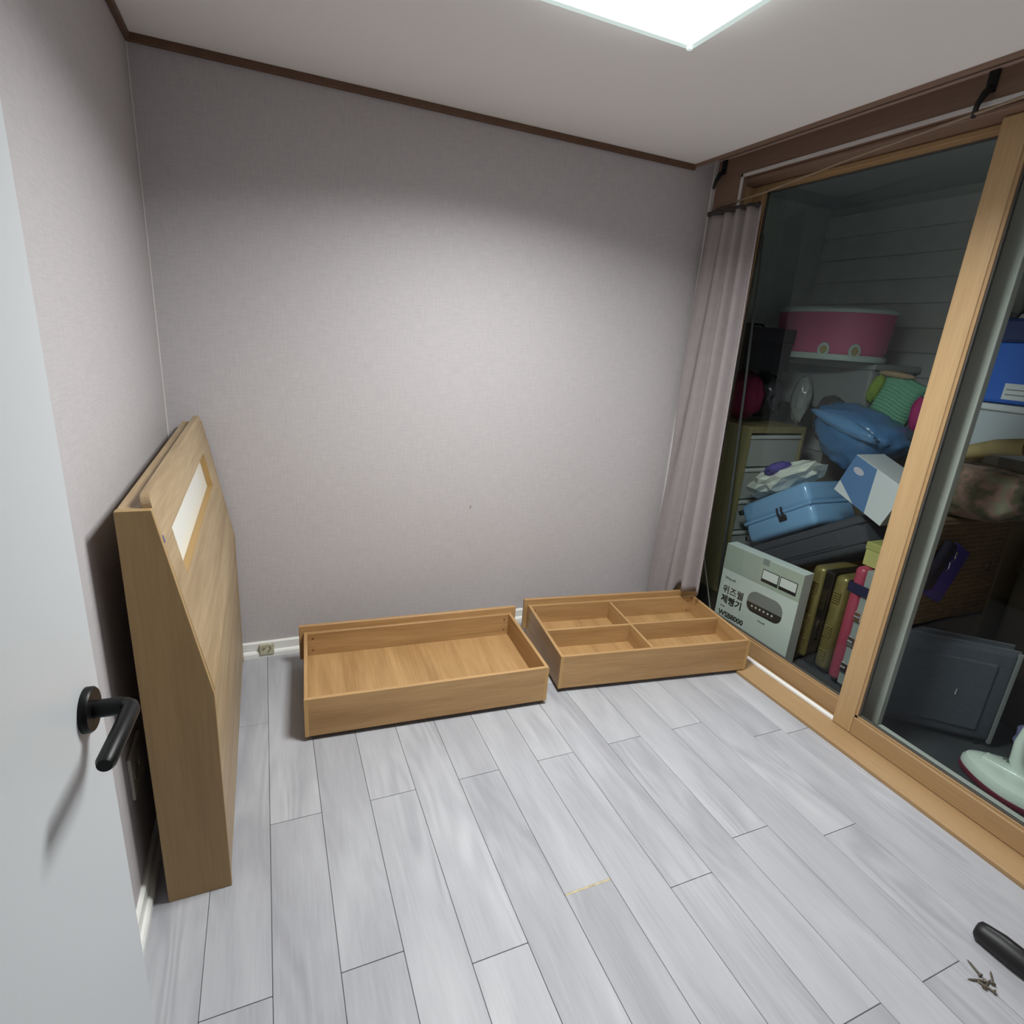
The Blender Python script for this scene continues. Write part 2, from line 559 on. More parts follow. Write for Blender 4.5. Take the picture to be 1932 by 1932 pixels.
# ---- door leaf, opened against the left wall
ang = math.atan2(0.131 - 0.084, 0.745)
door = finish('door_1', nb(-0.036, 0.0, 0.0, 0.745, 0.008, 2.06, bevel=0.002), M_DOOR, None, loc=(0.084, -2.444, 0), rot=(0, 0, -ang))
tag(door, 'plain white room door standing open along the left wall', kind='structure')
hy = 0.745 - 0.052
ros = bmesh.new()
lathe(ros, [(0.0005, 0.0), (0.0285, 0.0), (0.0285, 0.007), (0.0265, 0.0095), (0.0005, 0.0095)], 40)
bmesh.ops.rotate(ros, cent=(0, 0, 0), matrix=Matrix.Rotation(math.pi / 2, 3, 'Y'), verts=ros.verts)
r_o = smooth_by_angle(finish('door_handle', ros, M_BLACK, door, loc=(0, hy, 0.988)))
lev = bmesh.new()
tube(lev, [(0.008, 0, 0), (0.040, 0, 0)], 0.0115, 16)
pts = [(0.036, 0, 0), (0.043, -0.001, 0), (0.0485, -0.005, 0), (0.051, -0.012, 0), (0.051, -0.05, 0), (0.050, -0.106, 0), (0.050, -0.112, 0)]
tube(lev, pts, [0.0105, 0.0108, 0.0108, 0.0108, 0.0105, 0.0105, 0.008], 14)
smooth_by_angle(finish('lever', lev, M_BLACK, r_o))

# =================================================================== FURNITURE
# ---- headboard standing against the left wall (own frame = world axes, base at its foot)
hb = thing('headboard', 'oak laminate bed headboard with a sloped face and white recess along the left wall', 'headboard', (0.13, -0.59, 0))
HBO = Vector((0.13, -0.59, 0))
def hp(name, bm, m, sm=False):
    bmesh.ops.translate(bm, vec=-HBO, verts=bm.verts)
    return finish(name, bm, m, hb, sm)
Y0, Y1 = -1.175, -0.024
XB, XT, XK = 0.055, 0.122, 0.206
ZT, ZK = 1.070, 0.605
prof = [(XB, 0), (0.203, 0), (XK - 0.001, ZK - 0.02), (XK - 0.0015, ZK), (XT, ZT), (XB, ZT)]
for a, b_ in ((Y0, Y0 + 0.018), (Y1 - 0.018, Y1)):
    pb = bmesh.new(); prism(pb, prof, 1, a, b_)
    bmesh.ops.bevel(pb, geom=list(pb.edges), offset=0.0012, segments=1, affect='EDGES')
    hp('side_panel', pb, M_HBZ)
ya, yb = Y0 + 0.0185, Y1 - 0.0185
hp('back_board', nb(XB + 0.001, XB + 0.010, ya, yb, 0.0, ZT - 0.018), M_HBY)
hp('top_board', nb(XB + 0.001, 0.101, ya, yb, ZT - 0.017, ZT - 0.001, bevel=0.001, seg=1), M_HBY)
hp('bottom_rail', nb(XB + 0.011, 0.184, ya, yb, 0.012, 0.03), M_HBY)
# sloped front board, made of a frame around the recess opening
dsl = Vector((XK - XT, 0, ZK - ZT)).normalized()          # down the slope
nsl = Vector((-dsl.z, 0, dsl.x)).normalized()             # outwards (room side)
if nsl.x < 0: nsl = -nsl
P0 = Vector((XT, 0, ZT)) - nsl * 0.0005
Lsl = (Vector((XK, 0, ZK)) - Vector((XT, 0, ZT))).length
def sl_pt(y, t, d):            # t down the slope from the carcase top, d depth behind the face
    v = P0 + dsl * t - nsl * d
    return Vector((v.x, y, v.z))
def sl_poly(bm, poly, d0, d1):
    A = [bm.verts.new(sl_pt(y, t, d0)) for y, t in poly]
    B = [bm.verts.new(sl_pt(y, t, d1)) for y, t in poly]
    n = len(poly)
    bm.faces.new(A); bm.faces.new(B[::-1])
    for i in range(n):
        bm.faces.new((A[i], A[(i + 1) % n], B[(i + 1) % n], B[i]))
T_TOP, T_H0, T_H1 = -0.030, 0.084, 0.207
HY0, HY1 = -1.046, -0.222
fbm = bmesh.new()
rr = 0.026
arc = []
for k in range(7):
    a = math.pi / 2 * k / 6
    arc.append((ya + rr - rr * math.sin(math.pi / 2 - a) , T_TOP + rr - rr * math.sin(a)))
arc2 = [(ya + yb - y, t) for y, t in reversed(arc)]
sl_poly(fbm, arc + arc2 + [(yb, T_H0), (HY1, T_H0), (HY0, T_H0), (ya, T_H0)], 0, 0.018)
sl_poly(fbm, [(ya, T_H0), (HY0, T_H0), (HY0, T_H1), (ya, T_H1)], 0, 0.018)
sl_poly(fbm, [(HY1, T_H0), (yb, T_H0), (yb, T_H1), (HY1, T_H1)], 0, 0.018)
sl_poly(fbm, [(ya, T_H1), (HY0, T_H1), (HY1, T_H1), (yb, T_H1), (yb, Lsl), (ya, Lsl)], 0, 0.018)
bmesh.ops.remove_doubles(fbm, verts=fbm.verts, dist=0.0001)
hp('front_board', fbm, M_HBY)
M_RIM = mat('recess edge band', srgb(158, 126, 78), 0.5)
rim = bmesh.new()
e = 0.0006
sl_poly(rim, [(HY1 - 0.003, T_H0), (HY1 + e, T_H0), (HY1 + e, T_H1), (HY1 - 0.003, T_H1)], 0.0006, 0.0179)
sl_poly(rim, [(HY0, T_H1 - 0.003), (HY1, T_H1 - 0.003), (HY1, T_H1 + e), (HY0, T_H1 + e)], 0.0006, 0.0179)
hp('recess_edging', rim, M_RIM)
wpn = bmesh.new()
sl_poly(wpn, [(HY0 - 0.02, T_H0 - 0.02), (HY1 + 0.02, T_H0 - 0.02), (HY1 + 0.02, T_H1 + 0.02), (HY0 - 0.02, T_H1 + 0.02)], 0.0185, 0.024)
tag(hp('recess_panel', wpn, mat('white acrylic panel', srgb(224, 224, 216), 0.2)), 'white panel set in the recess')
hp('lower_front', nb(0.186, 0.2025, ya, yb, 0.03, ZK - 0.004, bevel=0.001, seg=1), M_HBY)
st = bmesh.new()
sl_poly(st, [(ya + 0.001, 0.066), (ya + 0.010, 0.066), (ya + 0.010, 0.083), (ya + 0.001, 0.083)], -0.0007, 0)
tag(hp('sticker', st, mat('blue sticker', srgb(70, 80, 130), 0.5)), 'tiny blue sticker at the edge')

# ---- the two drawers on the floor
def screw_dot(bm, x, y, z, axis):
    lathe(bm, [(0.0001, 0), (0.0035, 0), (0.0035, 0.001), (0.0001, 0.001)], 10, centre=(0, 0, 0))
def drawer(name, label, loc, rz, w, dividers):
    t = thing(name, label, 'drawer', loc, (0, 0, rz), 'drawers out on the floor')
    d, zb, zt, th = 0.492, 0.020, 0.178, 0.0145
    finish('rear_panel', nb(0, w, 0, th, zb, zt, bevel=0.0012, seg=1), M_OAKX, t)
    finish('inner_front', nb(th, w - th, d - th, d, zb, zt - 0.001, bevel=0.001, seg=1), M_OAKX, t)
    finish('side_panel', nb(0, th, th, d, zb, zt, bevel=0.0012, seg=1), M_OAKY, t)
    finish('side_panel', nb(w - th, w, th, d, zb, zt, bevel=0.0012, seg=1), M_OAKY, t)
    zf = 0.080 if dividers else 0.068      # top of the drawer floor
    finish('bottom_panel', nb(th, w - th, th, d - th, zf - 0.009, zf), M_OAKY, t)
    finish('drawer_face', nb(-0.020, w + 0.026, d, d + 0.018, 0.045, 0.206, bevel=0.0015, seg=1), M_OAKX, t)
    for xx in (-0.0004, w - th + 0.0004):   # pale edge band up the rear corners
        finish('edge_band', nb(xx, xx + th, -0.0006, 0.002, zb, zt), M_EDGE, t)
    for xx, yy in ((0.09, 0.08), (w - 0.12, 0.08), (0.09, d - 0.09), (w - 0.12, d - 0.09)):
        cw = bmesh.new()
        tube(cw, [(xx - 0.008, yy, 0.0105), (xx + 0.008, yy, 0.0105)], 0.0105, 16)
        box(cw, xx - 0.014, xx + 0.014, yy - 0.018, yy + 0.018, 0.0175, 0.0205)
        finish('caster', cw, M_BLACKP, t)
    for xx in (0.022, w - 0.022):
        for zz in (0.095, 0.15):
            sd = bmesh.new()
            tube(sd, [(xx + (0.014 if xx < 0.1 else -0.014), d - th - 0.0008, zz), (xx + (0.014 if xx < 0.1 else -0.014), d - th + 0.001, zz)], 0.0035, 10)
            finish('screw_head', sd, mat('dark screw', srgb(90, 62, 40), 0.4, metal=0.5), t)
    if dividers:
        xm, ym = 0.445, 0.235
        finish('divider', nb(xm, xm + 0.012, th, d - th, zf, zt - 0.006, bevel=0.001, seg=1), M_OAKY, t)
        finish('divider', nb(th, xm, ym, ym + 0.012, zf, zt - 0.006, bevel=0.001, seg=1), M_OAKX, t)
        finish('divider', nb(xm + 0.012, w - th, ym, ym + 0.012, zf, zt - 0.006, bevel=0.001, seg=1), M_OAKX, t)
    return t
drawer('bed_drawer', 'open oak laminate drawer without dividers, nearer the headboard', (0.4235, -0.651, 0), math.radians(-3.5), 0.953, False)
drawer('bed_drawer', 'oak laminate drawer split into four compartments, by the curtain', (1.4605, -0.652, 0), math.radians(-7.2), 0.958, True)

# ---- ceiling light
lt = thing('ceiling_light', 'square white glowing ceiling light with a clear edge', 'ceiling light', (1.2225, -1.207, H))
LX, LY = 0.2475, 0.2475
finish('base_plate', nb(-LX + 0.03, LX - 0.03, -LY + 0.03, LY - 0.03, -0.018, 0.0), M_WHITE, lt)
em = bpy.data.materials.new('lit diffuser')
em.use_nodes = True
ep = em.node_tree.nodes['Principled BSDF']
ep.inputs['Base Color'].default_value = (0.9, 0.9, 0.9, 1)
ep.inputs['Emission Color'].default_value = LAMP_COLOR + (1,)
ep.inputs['Emission Strength'].default_value = LAMP_STRENGTH
finish('housing', nb(-LX + 0.010, LX - 0.010, -LY + 0.010, LY - 0.010, -0.046, -0.018, bevel=0.004), mat('lit acrylic side', srgb(214, 226, 224), 0.3, emit=LAMP_COLOR + (1,), estr=4.0), lt)
finish('diffuser', nb(-LX + 0.020, LX - 0.020, -LY + 0.020, LY - 0.020, -0.052, -0.0470), em, lt)
ld = bpy.data.lights.new('panel_lamp', 'AREA')
ld.shape = 'RECTANGLE'; ld.size = 2 * LX - 0.042; ld.size_y = 2 * LY - 0.042
ld.energy = LAMP_POWER; ld.color = LAMP_COLOR; ld.spread = math.radians(LAMP_SPREAD)
lo = bpy.data.objects.new('panel_lamp', ld); C.objects.link(lo)
lo.parent = lt; lo.location = (0, 0, -0.0528)
fr = bmesh.new()
for s in (-1, 1):
    box(fr, -LX, LX, s * (LY - 0.010) - 0.010, s * (LY - 0.010) + 0.010, -0.052, -0.0465, bevel=0.002)
    box(fr, s * (LX - 0.010) - 0.010, s * (LX - 0.010) + 0.010, -LY + 0.0205, LY - 0.0205, -0.052, -0.0465, bevel=0.002)
finish('edge_frame', fr, mat('lamp edge acrylic', srgb(190, 205, 202), 0.15, emit=srgb(214, 232, 228), estr=0.62), lt)
for sx in (-1, 1):
    for sy in (-1, 1):
        kb = bmesh.new(); lathe(kb, [(0.0005, -0.062), (0.008, -0.060), (0.008, -0.0522), (0.0005, -0.0522)], 16, centre=(sx * (LX - 0.018), sy * (LY - 0.018), 0))
        smooth_by_angle(finish('knob', kb, MATS['lamp edge acrylic'], lt))

# ---- curtain, its rod and hooks
ct = thing('curtain', 'mauve grey curtain bunched into folds in the window corner', 'curtain', (2.40, -0.17, 0.21))
def curtain_mesh():
    nu, nv = 130, 50
    bm = bmesh.new()
    rows = []
    for j in range(nv + 1):
        v = j / nv                      # 0 top .. 1 bottom
        row = []
        for i in range(nu + 1):
            u = i / nu
            q = max(0.0, min(1.0, (u - 0.50) / 0.10)); zb_ = 0.07 + 0.155 * q * q * (3 - 2 * q)
            z = 2.09 * (1 - v) + zb_ * v
            xa, ya_ = 2.368, -0.040
            xb, yb_ = 2.428 + 0.006 * v, -0.324 - 0.050 * v
            px = xa + (xb - xa) * u; py = ya_ + (yb_ - ya_) * u
            tx, ty = xb - xa, yb_ - ya_
            L = math.hypot(tx, ty); tx /= L; ty /= L
            nx, ny = ty, -tx             # towards the room
            if nx > 0: nx, ny = -nx, -ny
            uu = u ** (1.15 + 0.5 * v)
            ph = 2 * math.pi * (4.4 * (1 - v) + 2.7 * v) * (uu - 1) + 1.2 + 0.25 * noise.noise(Vector((u * 2, v * 3, 4)))
            amp = (0.007 + 0.020 * u) * (0.75 + 0.8 * v) * (1 - 0.75 * max(0, u - 0.85) / 0.15)
            f = math.sin(ph) + 0.25 * math.sin(2 * ph + 1.3) + 0.9
            zz = z + 0.012 * u * (1 - v)
            s = 0.45 * amp * math.cos(ph) * (1 - u)
            row.append(bm.verts.new((px + nx * f * amp + tx * s, py + ny * f * amp + ty * s, zz)))
        rows.append(row)
    for j in range(nv):
        for i in range(nu):
            bm.faces.new((rows[j][i], rows[j][i + 1], rows[j + 1][i + 1], rows[j + 1][i]))
    return bm
cm = curtain_mesh()
bmesh.ops.translate(cm, vec=(-2.40, 0.17, -0.21), verts=cm.verts)
co = finish('cloth', cm, mat('curtain cloth', srgb(144, 136, 137), 0.9, var=0.05, vscale=30, bump=0.1, bscale=300), ct, True)
sol = co.modifiers.new('thickness', 'SOLIDIFY'); sol.thickness = 0.0016
hd = bmesh.new()
hp_pts = []
for i in range(41):
    u = i / 40
    hp_pts.append((2.358 + 0.060 * u - 0.008 * math.sin(9.2 * math.pi * (u ** 1.15 - 1) + 1.2) - 2.40, -0.043 - 0.269 * u + 0.17, 2.096 + 0.012 * u - 0.21))
tube(hd, hp_pts, 0.011, 8)
finish('header_tape', hd, mat('dark header tape', srgb(58, 52, 50), 0.9), ct, True)
rod = bmesh.new()
rp = [(2.40, -0.05, 2.128), (2.385, -0.36, 2.140), (2.365, -0.8, 2.178), (2.36, -1.31, 2.217), (2.36, -1.9, 2.235), (2.36, -2.38, 2.238)]
tube(rod, rp, 0.0042, 10)
tag(finish('curtain_rod', rod, mat('beige rod', srgb(140, 122, 102), 0.4), None, True), 'thin beige curtain rod sagging across the top of the window', 'curtain rod')
def bracket(y, ztop, zbot, label):
    t = thing('curtain_bracket', label, 'bracket', (2.40, y, ztop), group='dark curtain rod brackets')
    bm_ = bmesh.new(); box(bm_, 0.0, 0.010, -0.014, 0.014, -0.045, 0.015, bevel=0.002)
    finish('back_plate', bm_, M_BLACKP, t)
    bm_ = bmesh.new(); tube(bm_, [(0.002, 0, -0.03), (-0.02, -0.004, -0.05), (-0.03, 0.004, -0.08), (-0.038, 0.002, zbot - ztop)], [0.009, 0.011, 0.008, 0.007], 10)
    finish('hook_arm', bm_, M_BLACKP, t, True)
bracket(-1.185, 2.315, 2.200, 'dark rod bracket above the wooden window stile')
bracket(-0.055, 2.315, 2.205, 'dark rod bracket in the corner above the curtain')

# ---- small fixtures on the walls
ot = thing('outlet_cover', 'small beige patterned cover on the back baseboard', 'outlet cover', (0.300, -0.021, 0.041))
finish('cover_plate', nb(-0.030, 0.030, -0.005, 0.008, -0.026, 0.024, bevel=0.0015), mat('beige marbled plastic', srgb(176, 172, 148), 0.5, var=0.3, vscale=45), ot)
for dx, dz, a in ((-0.012, 0.004, 0.5), (0.009, -0.006, 0.7), (0.014, 0.008, -0.4)):
    mm_ = Matrix.Translation((dx, -0.0055, dz)) @ Matrix.Rotation(a, 4, 'Y')
    finish('slot', nb(-0.0015, 0.0015, -0.0006, 0.0006, -0.007, 0.007, mtx=mm_), mat('dark slot', srgb(70, 66, 54), 0.7), ot)
ws = thing('wall_outlet', 'pale wall outlet in the dark gap behind the headboard', 'outlet', (0.0, -1.075, 0.37))
finish('plate', nb(0.0, 0.009, -0.06, 0.06, -0.06, 0.06, bevel=0.003), mat('ivory plate', srgb(176, 174, 164), 0.4), ws)
for s in (-1, 1):
    kb = bmesh.new(); lathe(kb, [(0.0005, 0), (0.019, 0), (0.019, 0.002), (0.0005, 0.002)], 20)
    bmesh.ops.rotate(kb, cent=(0, 0, 0), matrix=Matrix.Rotation(math.pi / 2, 3, 'Y'), verts=kb.verts)
    finish('socket', kb, mat('socket grey', srgb(150, 148, 144), 0.5), ws, loc=(0.009, s * 0.027, 0))
nl = thing('wall_nail', 'tiny nail left in the back wall', 'nail', (1.245, 0, 0.67))
nb_ = bmesh.new(); tube(nb_, [(0, 0.0, 0), (0, -0.008, 0)], 0.0015, 8)
finish('shank', nb_, mat('nail steel', srgb(200, 196, 190), 0.4, metal=0.6), nl)
nb_ = bmesh.new(); tube(nb_, [(0, -0.008, 0), (0, -0.0095, 0)], 0.0028, 12)
finish('nail_head', nb_, MATS['nail steel'], nl)

# ---- power screwdriver and loose screws on the floor, at the right edge of the view
pd = thing('power_drill', 'black handled power screwdriver lying on the floor', 'power tool', (2.065, -1.985, 0), (0, 0, math.radians(-172)))
gb = bmesh.new()
tube(gb, [(0.0, -0.006, 0.026), (0.0, 0.0, 0.026), (0.0, 0.012, 0.027), (0.0, 0.05, 0.028), (0.003, 0.09, 0.0285), (0.008, 0.125, 0.028)],
     [0.017, 0.025, 0.0265, 0.0310, 0.0310, 0.0255], 20)
smooth_by_angle(finish('grip', gb, mat('black rubber grip', srgb(18, 18, 20), 0.5), pd), 50)
gb = bmesh.new(); tube(gb, [(0.008, 0.122, 0.028), (0.012, 0.15, 0.028), (0.018, 0.21, 0.03), (0.024, 0.25, 0.03)], [0.024, 0.027, 0.0285, 0.024], 20)
smooth_by_angle(finish('motor_body', gb, mat('dark green tool shell', srgb(28, 46, 44), 0.4), pd), 50)
gb = bmesh.new(); box(gb, -0.024, -0.014, 0.132, 0.150, 0.018, 0.036, bevel=0.003)
finish('trigger', gb, M_BLACKP, pd)
gb = bmesh.new(); tube(gb, [(0.024, 0.25, 0.03), (0.027, 0.285, 0.03), (0.028, 0.295, 0.03)], [0.018, 0.015, 0.007], 16)
smooth_by_angle(finish('chuck', gb, mat('tool steel', srgb(90, 90, 92), 0.35, metal=0.9), pd), 50)
M_SCREW = mat('bronze screw', srgb(104, 96, 84), 0.4, metal=0.5)
SCR = [(1.958, -2.052, 70, 'loose screw on the floor, farthest of the handful by the tool'),
       (1.950, -2.066, 150, 'loose screw on the floor pointing left, beside the power tool'),
       (1.967, -2.078, 35, 'loose screw on the floor, nearest the power tool grip'),
       (1.947, -2.090, 110, 'loose screw on the floor, nearest corner of the picture'),
       (1.936, -2.076, 10, 'loose screw on the floor, leftmost of the handful')]
for x, y, a, lab in SCR:
    t = thing('screw', lab, 'screw', (x, y, 0.0058), (0, 0, math.radians(a)), 'loose screws on the floor')
    t.scale = (1.35, 1.35, 1.35)
    s_ = bmesh.new()
    tube(s_, [(0, 0, 0), (0.004, 0, -0.0005), (0.022, 0, -0.002), (0.028, 0, -0.0025)], [0.0022, 0.0020, 0.0019, 0.0004], 8)
    finish('shank', s_, M_SCREW, t)
    s_ = bmesh.new(); tube(s_, [(-0.003, 0, 0), (-0.0015, 0, 0), (0.001, 0, 0)], [0.0040, 0.0042, 0.002], 12)
    finish('screw_head', s_, M_SCREW, t)

# =================================================================== THE BALCONY
BZ = -0.07
tag(finish('floor_balcony', nb(2.66, 4.0, -3.2, 0.68, BZ - 0.1, BZ), mat('balcony tile', srgb(58, 60, 64), 0.6, var=0.1)), 'dark grey balcony floor beyond the sliding window', kind='structure')
M_BWALL = mat('balcony paint', srgb(196, 204, 200), 0.8, var=0.04)
tag(finish('wall_end', nb(2.66, 4.1, 0.68, 0.8, BZ, 2.46), M_BWALL), 'grey green end wall of the balcony', kind='structure')
tag(finish('wall_far', nb(2.66, 4.1, -3.3, -3.2, BZ, 2.46), M_BWALL), 'end wall of the balcony out of view', kind='structure')
tag(finish('ceiling_balcony', nb(2.66, 4.1, -3.2, 0.68, 2.45, 2.55), mat('balcony ceiling', srgb(186, 192, 194), 0.8)), 'dim balcony ceiling', kind='structure')
ow = tag(finish('wall_outer', nb(4.0, 4.1, -3.2, 0.68, BZ, 2.46), M_BWALL), 'outer balcony wall clad in horizontal boards', kind='structure')
sbm = bmesh.new(); prism(sbm, [(-0.004, 0.0), (-0.020, 0.0), (-0.022, 0.004), (-0.006, 0.140), (-0.004, 0.140)], 1, -3.19, 0.679)
sme = bpy.data.meshes.new('siding_board'); bmesh.ops.recalc_face_normals(sbm, faces=sbm.faces); sbm.to_mesh(sme); sbm.free()
sme.materials.append(mat('pale siding', srgb(224, 226, 224), 0.6, var=0.05))
for k in range(17):
    o = bpy.data.objects.new('siding_board', sme)
    o.location = (4.0, 0, 0.126 + 0.142 * (k - 1) + 0.003)
    if o.location.z + 0.14 > 2.45: continue
    C.objects.link(o); o.parent = ow

# ---- olive wood cabinet with white drawers
cab = thing('storage_cabinet', 'olive brown cabinet with white drawers behind the curtain', 'cabinet', (3.31, 0.36, BZ))
M_OLIVE = wood('olive laminate', srgb(150, 140, 98), srgb(180, 168, 122), 2, across=14)
cx0, cx1, cy0, cy1, ch = -0.237, 0.235, -0.241, 0.24, 1.116
finish('side_panel', nb(cx0, cx0 + 0.018, cy0, cy1, 0, ch, bevel=0.001), M_OLIVE, cab)
finish('side_panel', nb(cx1 - 0.018, cx1, cy0, cy1, 0, ch, bevel=0.001), M_OLIVE, cab)
finish('top_panel', nb(cx0 + 0.018, cx1 - 0.018, cy0, cy1, ch - 0.04, ch, bevel=0.001), M_OLIVE, cab)
finish('back_panel', nb(cx0 + 0.018, cx1 - 0.018, cy1 - 0.01, cy1, 0.02, ch - 0.04), M_OLIVE, cab)
M_DRW = mat('cabinet drawer white', srgb(196, 200, 196), 0.4)
for k in range(5):
    z1 = ch - 0.055 - k * 0.21
    d_ = finish('drawer', nb(cx0 + 0.021, cx1 - 0.021, cy0 + 0.012, cy1 - 0.03, z1 - 0.2, z1, bevel=0.004), M_DRW, cab)
    finish('drawer_lip', nb(cx0 + 0.024, cx1 - 0.024, cy0 + 0.002, cy0 + 0.014, z1 - 0.022, z1 - 0.004, bevel=0.003), mat('drawer lip', srgb(222, 226, 222), 0.3), d_)

# ---- bread maker carton
bxn = thing('appliance_carton', 'white carton printed with a black bread maker and Korean lettering', 'carton', (2.765, -0.470, BZ), (0, 0, math.radians(6.5)))
FX, HW, ZF, ZH = -0.038, 0.238, 0.372, 0.520     # front plane, half width, band line, height
finish('body', nb(FX, 0.038, -HW, HW, 0, ZH, bevel=0.002), mat('white printed card', srgb(206, 212, 208), 0.6, var=0.03), bxn)
finish('upper_band', nb(FX - 0.0006, FX + 0.0004, -HW + 0.0005, HW - 0.0005, ZF, ZH - 0.001), mat('grey beige print', srgb(166, 174, 162), 0.6, var=0.06, vscale=5), bxn)
finish('tape', nb(FX - 0.001, FX + 0.0004, -0.04, -0.002, ZH - 0.034, ZH + 0.0005), mat('grey tape', srgb(132, 136, 132), 0.4), bxn)
M_INK = mat('dark ink', srgb(28, 30, 32), 0.6)
def rot_face():
    return Matrix(((0, 0, -1), (-1, 0, 0), (0, 1, 0))).to_4x4()
def face_text(body, size, y, z, parent, fx, m=None, name='lettering', bold=0):
    me = text_mesh(body, size, 0.0005, bold)
    me.transform(Matrix.Translation((fx - 0.0008, y, z)) @ rot_face())
    me.materials.clear(); me.materials.append(m or M_INK)
    o = bpy.data.objects.new(name, me); C.objects.link(o); o.parent = parent
    return o
face_text('Wiswell', 0.022, 0.210, 0.318, bxn, FX)
face_text('위즈웰', 0.052, 0.212, 0.238, bxn, FX, bold=0.0006)
face_text('제빵기', 0.052, 0.212, 0.180, bxn, FX, bold=0.0014)
finish('printed_rule', nb(FX - 0.0012, FX, 0.176, 0.208, 0.152, 0.155), M_INK, bxn)
face_text('WSB8000', 0.042, 0.212, 0.098, bxn, FX, bold=0.0012)
face_text('Wiswell', 0.014, -0.040, 0.168, bxn, FX)
face_text('위즈웰 제빵기', 0.013, -0.03, 0.034, bxn, FX)
# picture of the machine: grey lid over a black control panel
def face_poly(name, pts, m, parent, fx, off):
    bm_ = bmesh.new()
    prism(bm_, pts, 0, fx - off - 0.0006, fx - off + 0.0004)
    return finish(name, bm_, m, parent)
def pill(yc, zc, hw, hh, n=8, top=True, bot=True):
    r = hh
    out = []
    for k in range(n + 1):
        a = math.pi / 2 + math.pi * k / n
        out.append((yc - (-(hw - r)) + 0 - r * math.cos(a) * -1, zc + r * math.sin(a)))
    out2 = [(2 * yc - y, z) for y, z in reversed(out)]
    return out + out2
def lid_shape(yl, yr, z0, z1, r, n=6):
    pts_ = [(yl, z0), (yr, z0)]
    for k in range(n + 1):
        a = math.pi / 2 * k / n
        pts_.append((yr + r - r * math.cos(a), z1 - r + r * math.sin(a)))
    for k in range(n + 1):
        a = math.pi / 2 * k / n
        pts_.append((yl - r + r * math.sin(a), z1 - r + r * math.cos(a)))
    return pts_
def bowl_shape(yl, yr, z0, z1, r, n=6):
    return [(y, z0 + z1 - z) for y, z in lid_shape(yl, yr, z0, z1, r, n)]
face_poly('printed_lid', lid_shape(0.045, -0.170, 0.255, 0.325, 0.055), mat('printed grey', srgb(128, 130, 130), 0.5), bxn, FX, 0.0008)
face_poly('printed_panel', bowl_shape(0.045, -0.170, 0.205, 0.255, 0.040), mat('printed black', srgb(38, 38, 40), 0.5), bxn, FX, 0.0008)
for k in range(6):
    finish('printed_button', nb(FX - 0.002, FX - 0.001, 0.004 - k * 0.025, 0.014 - k * 0.025, 0.232, 0.242), mat('printed white', srgb(220, 214, 208), 0.5), bxn)
for k in range(2):
    yl = -0.010 - k * 0.106
    finish('printed_frame', nb(FX - 0.0014, FX, yl - 0.099, yl, 0.394, 0.464), M_INK, bxn)
    finish('printed_picture', nb(FX - 0.0022, FX - 0.0012, yl - 0.095, yl - 0.004, 0.412, 0.460), mat('printed pale', srgb(214, 216, 214), 0.5), bxn)

# ---- hard shell suitcases
def hardcase(name, label, loc, rot, size, mats, seam=0.022, bev=0.03, ribs=True, wheels='-z', strap=None, latch='lock', group=None):
    """two shells split across y; narrow face looks to -x; base at z = 0"""
    dx, dy, dz = size
    m_shell, m_seam = mats
    t = thing(name, label, 'suitcase', loc, rot, group)
    for s in (-1, 1):
        y0, y1 = (seam / 2, dy / 2) if s > 0 else (-dy / 2, -seam / 2)
        o = finish('shell', nb(-dx / 2, dx / 2, y0, y1, 0.03, dz, bevel=min(bev, (y1 - y0) * 0.45), seg=4), m_shell, t)
        smooth_by_angle(o, 50)
        if ribs:
            rb = bmesh.new()
            for grp in (0.78, 0.42, 0.16):
                for k in range(5):
                    zz = 0.03 + (dz - 0.03) * grp + (k - 2) * 0.013
                    ym = (y0 + y1) / 2
                    box(rb, -dx / 2 - 0.006, -dx / 2 + 0.01, ym - (y1 - y0) * 0.26, ym + (y1 - y0) * 0.26, zz - 0.004, zz + 0.004, bevel=0.002)
            tag(finish('rib', rb, m_shell, o), kind='stuff')
    finish('seam_band', nb(-dx / 2 + 0.004, dx / 2 - 0.004, -seam / 2, seam / 2, 0.034, dz - 0.004, bevel=0.004), m_seam, t)
    for sx in (-1, 1):
        for sy in (-1, 1):
            w = bmesh.new()
            xx, yy = sx * (dx / 2 - 0.05), sy * (dy / 2 - 0.035)
            tube(w, [(xx, yy - 0.011, 0.017), (xx, yy + 0.011, 0.017)], 0.017, 14)
            box(w, xx - 0.012, xx + 0.012, yy - 0.014, yy + 0.014, 0.02, 0.036, bevel=0.003)
            finish('wheel', w, M_BLACKP, t)
    return t
gold = hardcase('suitcase', 'olive gold hard shell suitcase standing beside the bread maker carton', (3.06, -0.743, BZ), (0, 0, 0), (0.35, 0.204, 0.545),
         (mat('gold shell', srgb(128, 116, 70), 0.32, metal=0.35, spec=0.6), mat('seam black', srgb(22, 20, 18), 0.5)), seam=0.05)
lk = bmesh.new(); box(lk, -0.179, -0.168, -0.016, 0.016, 0.33, 0.42, bevel=0.003)
finish('lock_plate', lk, mat('lock dark', srgb(50, 46, 34), 0.3, metal=0.5), gold)
lk = bmesh.new(); tube(lk, [(-0.172, -0.012, 0.17), (-0.19, -0.012, 0.18), (-0.19, -0.012, 0.27), (-0.172, -0.012, 0.28)], 0.006, 8)
finish('carry_handle', lk, M_BLACKP, gold, True)
pink = hardcase('suitcase', 'dusty red suitcase with grey trim and a navy strap behind the wooden stile', (3.072, -0.948, BZ), (0, 0, 0), (0.415, 0.164, 0.632),
         (mat('dusty red shell', srgb(160, 62, 84), 0.35), mat('grey trim', srgb(140, 146, 144), 0.4)), seam=0.04, bev=0.045, ribs=False)
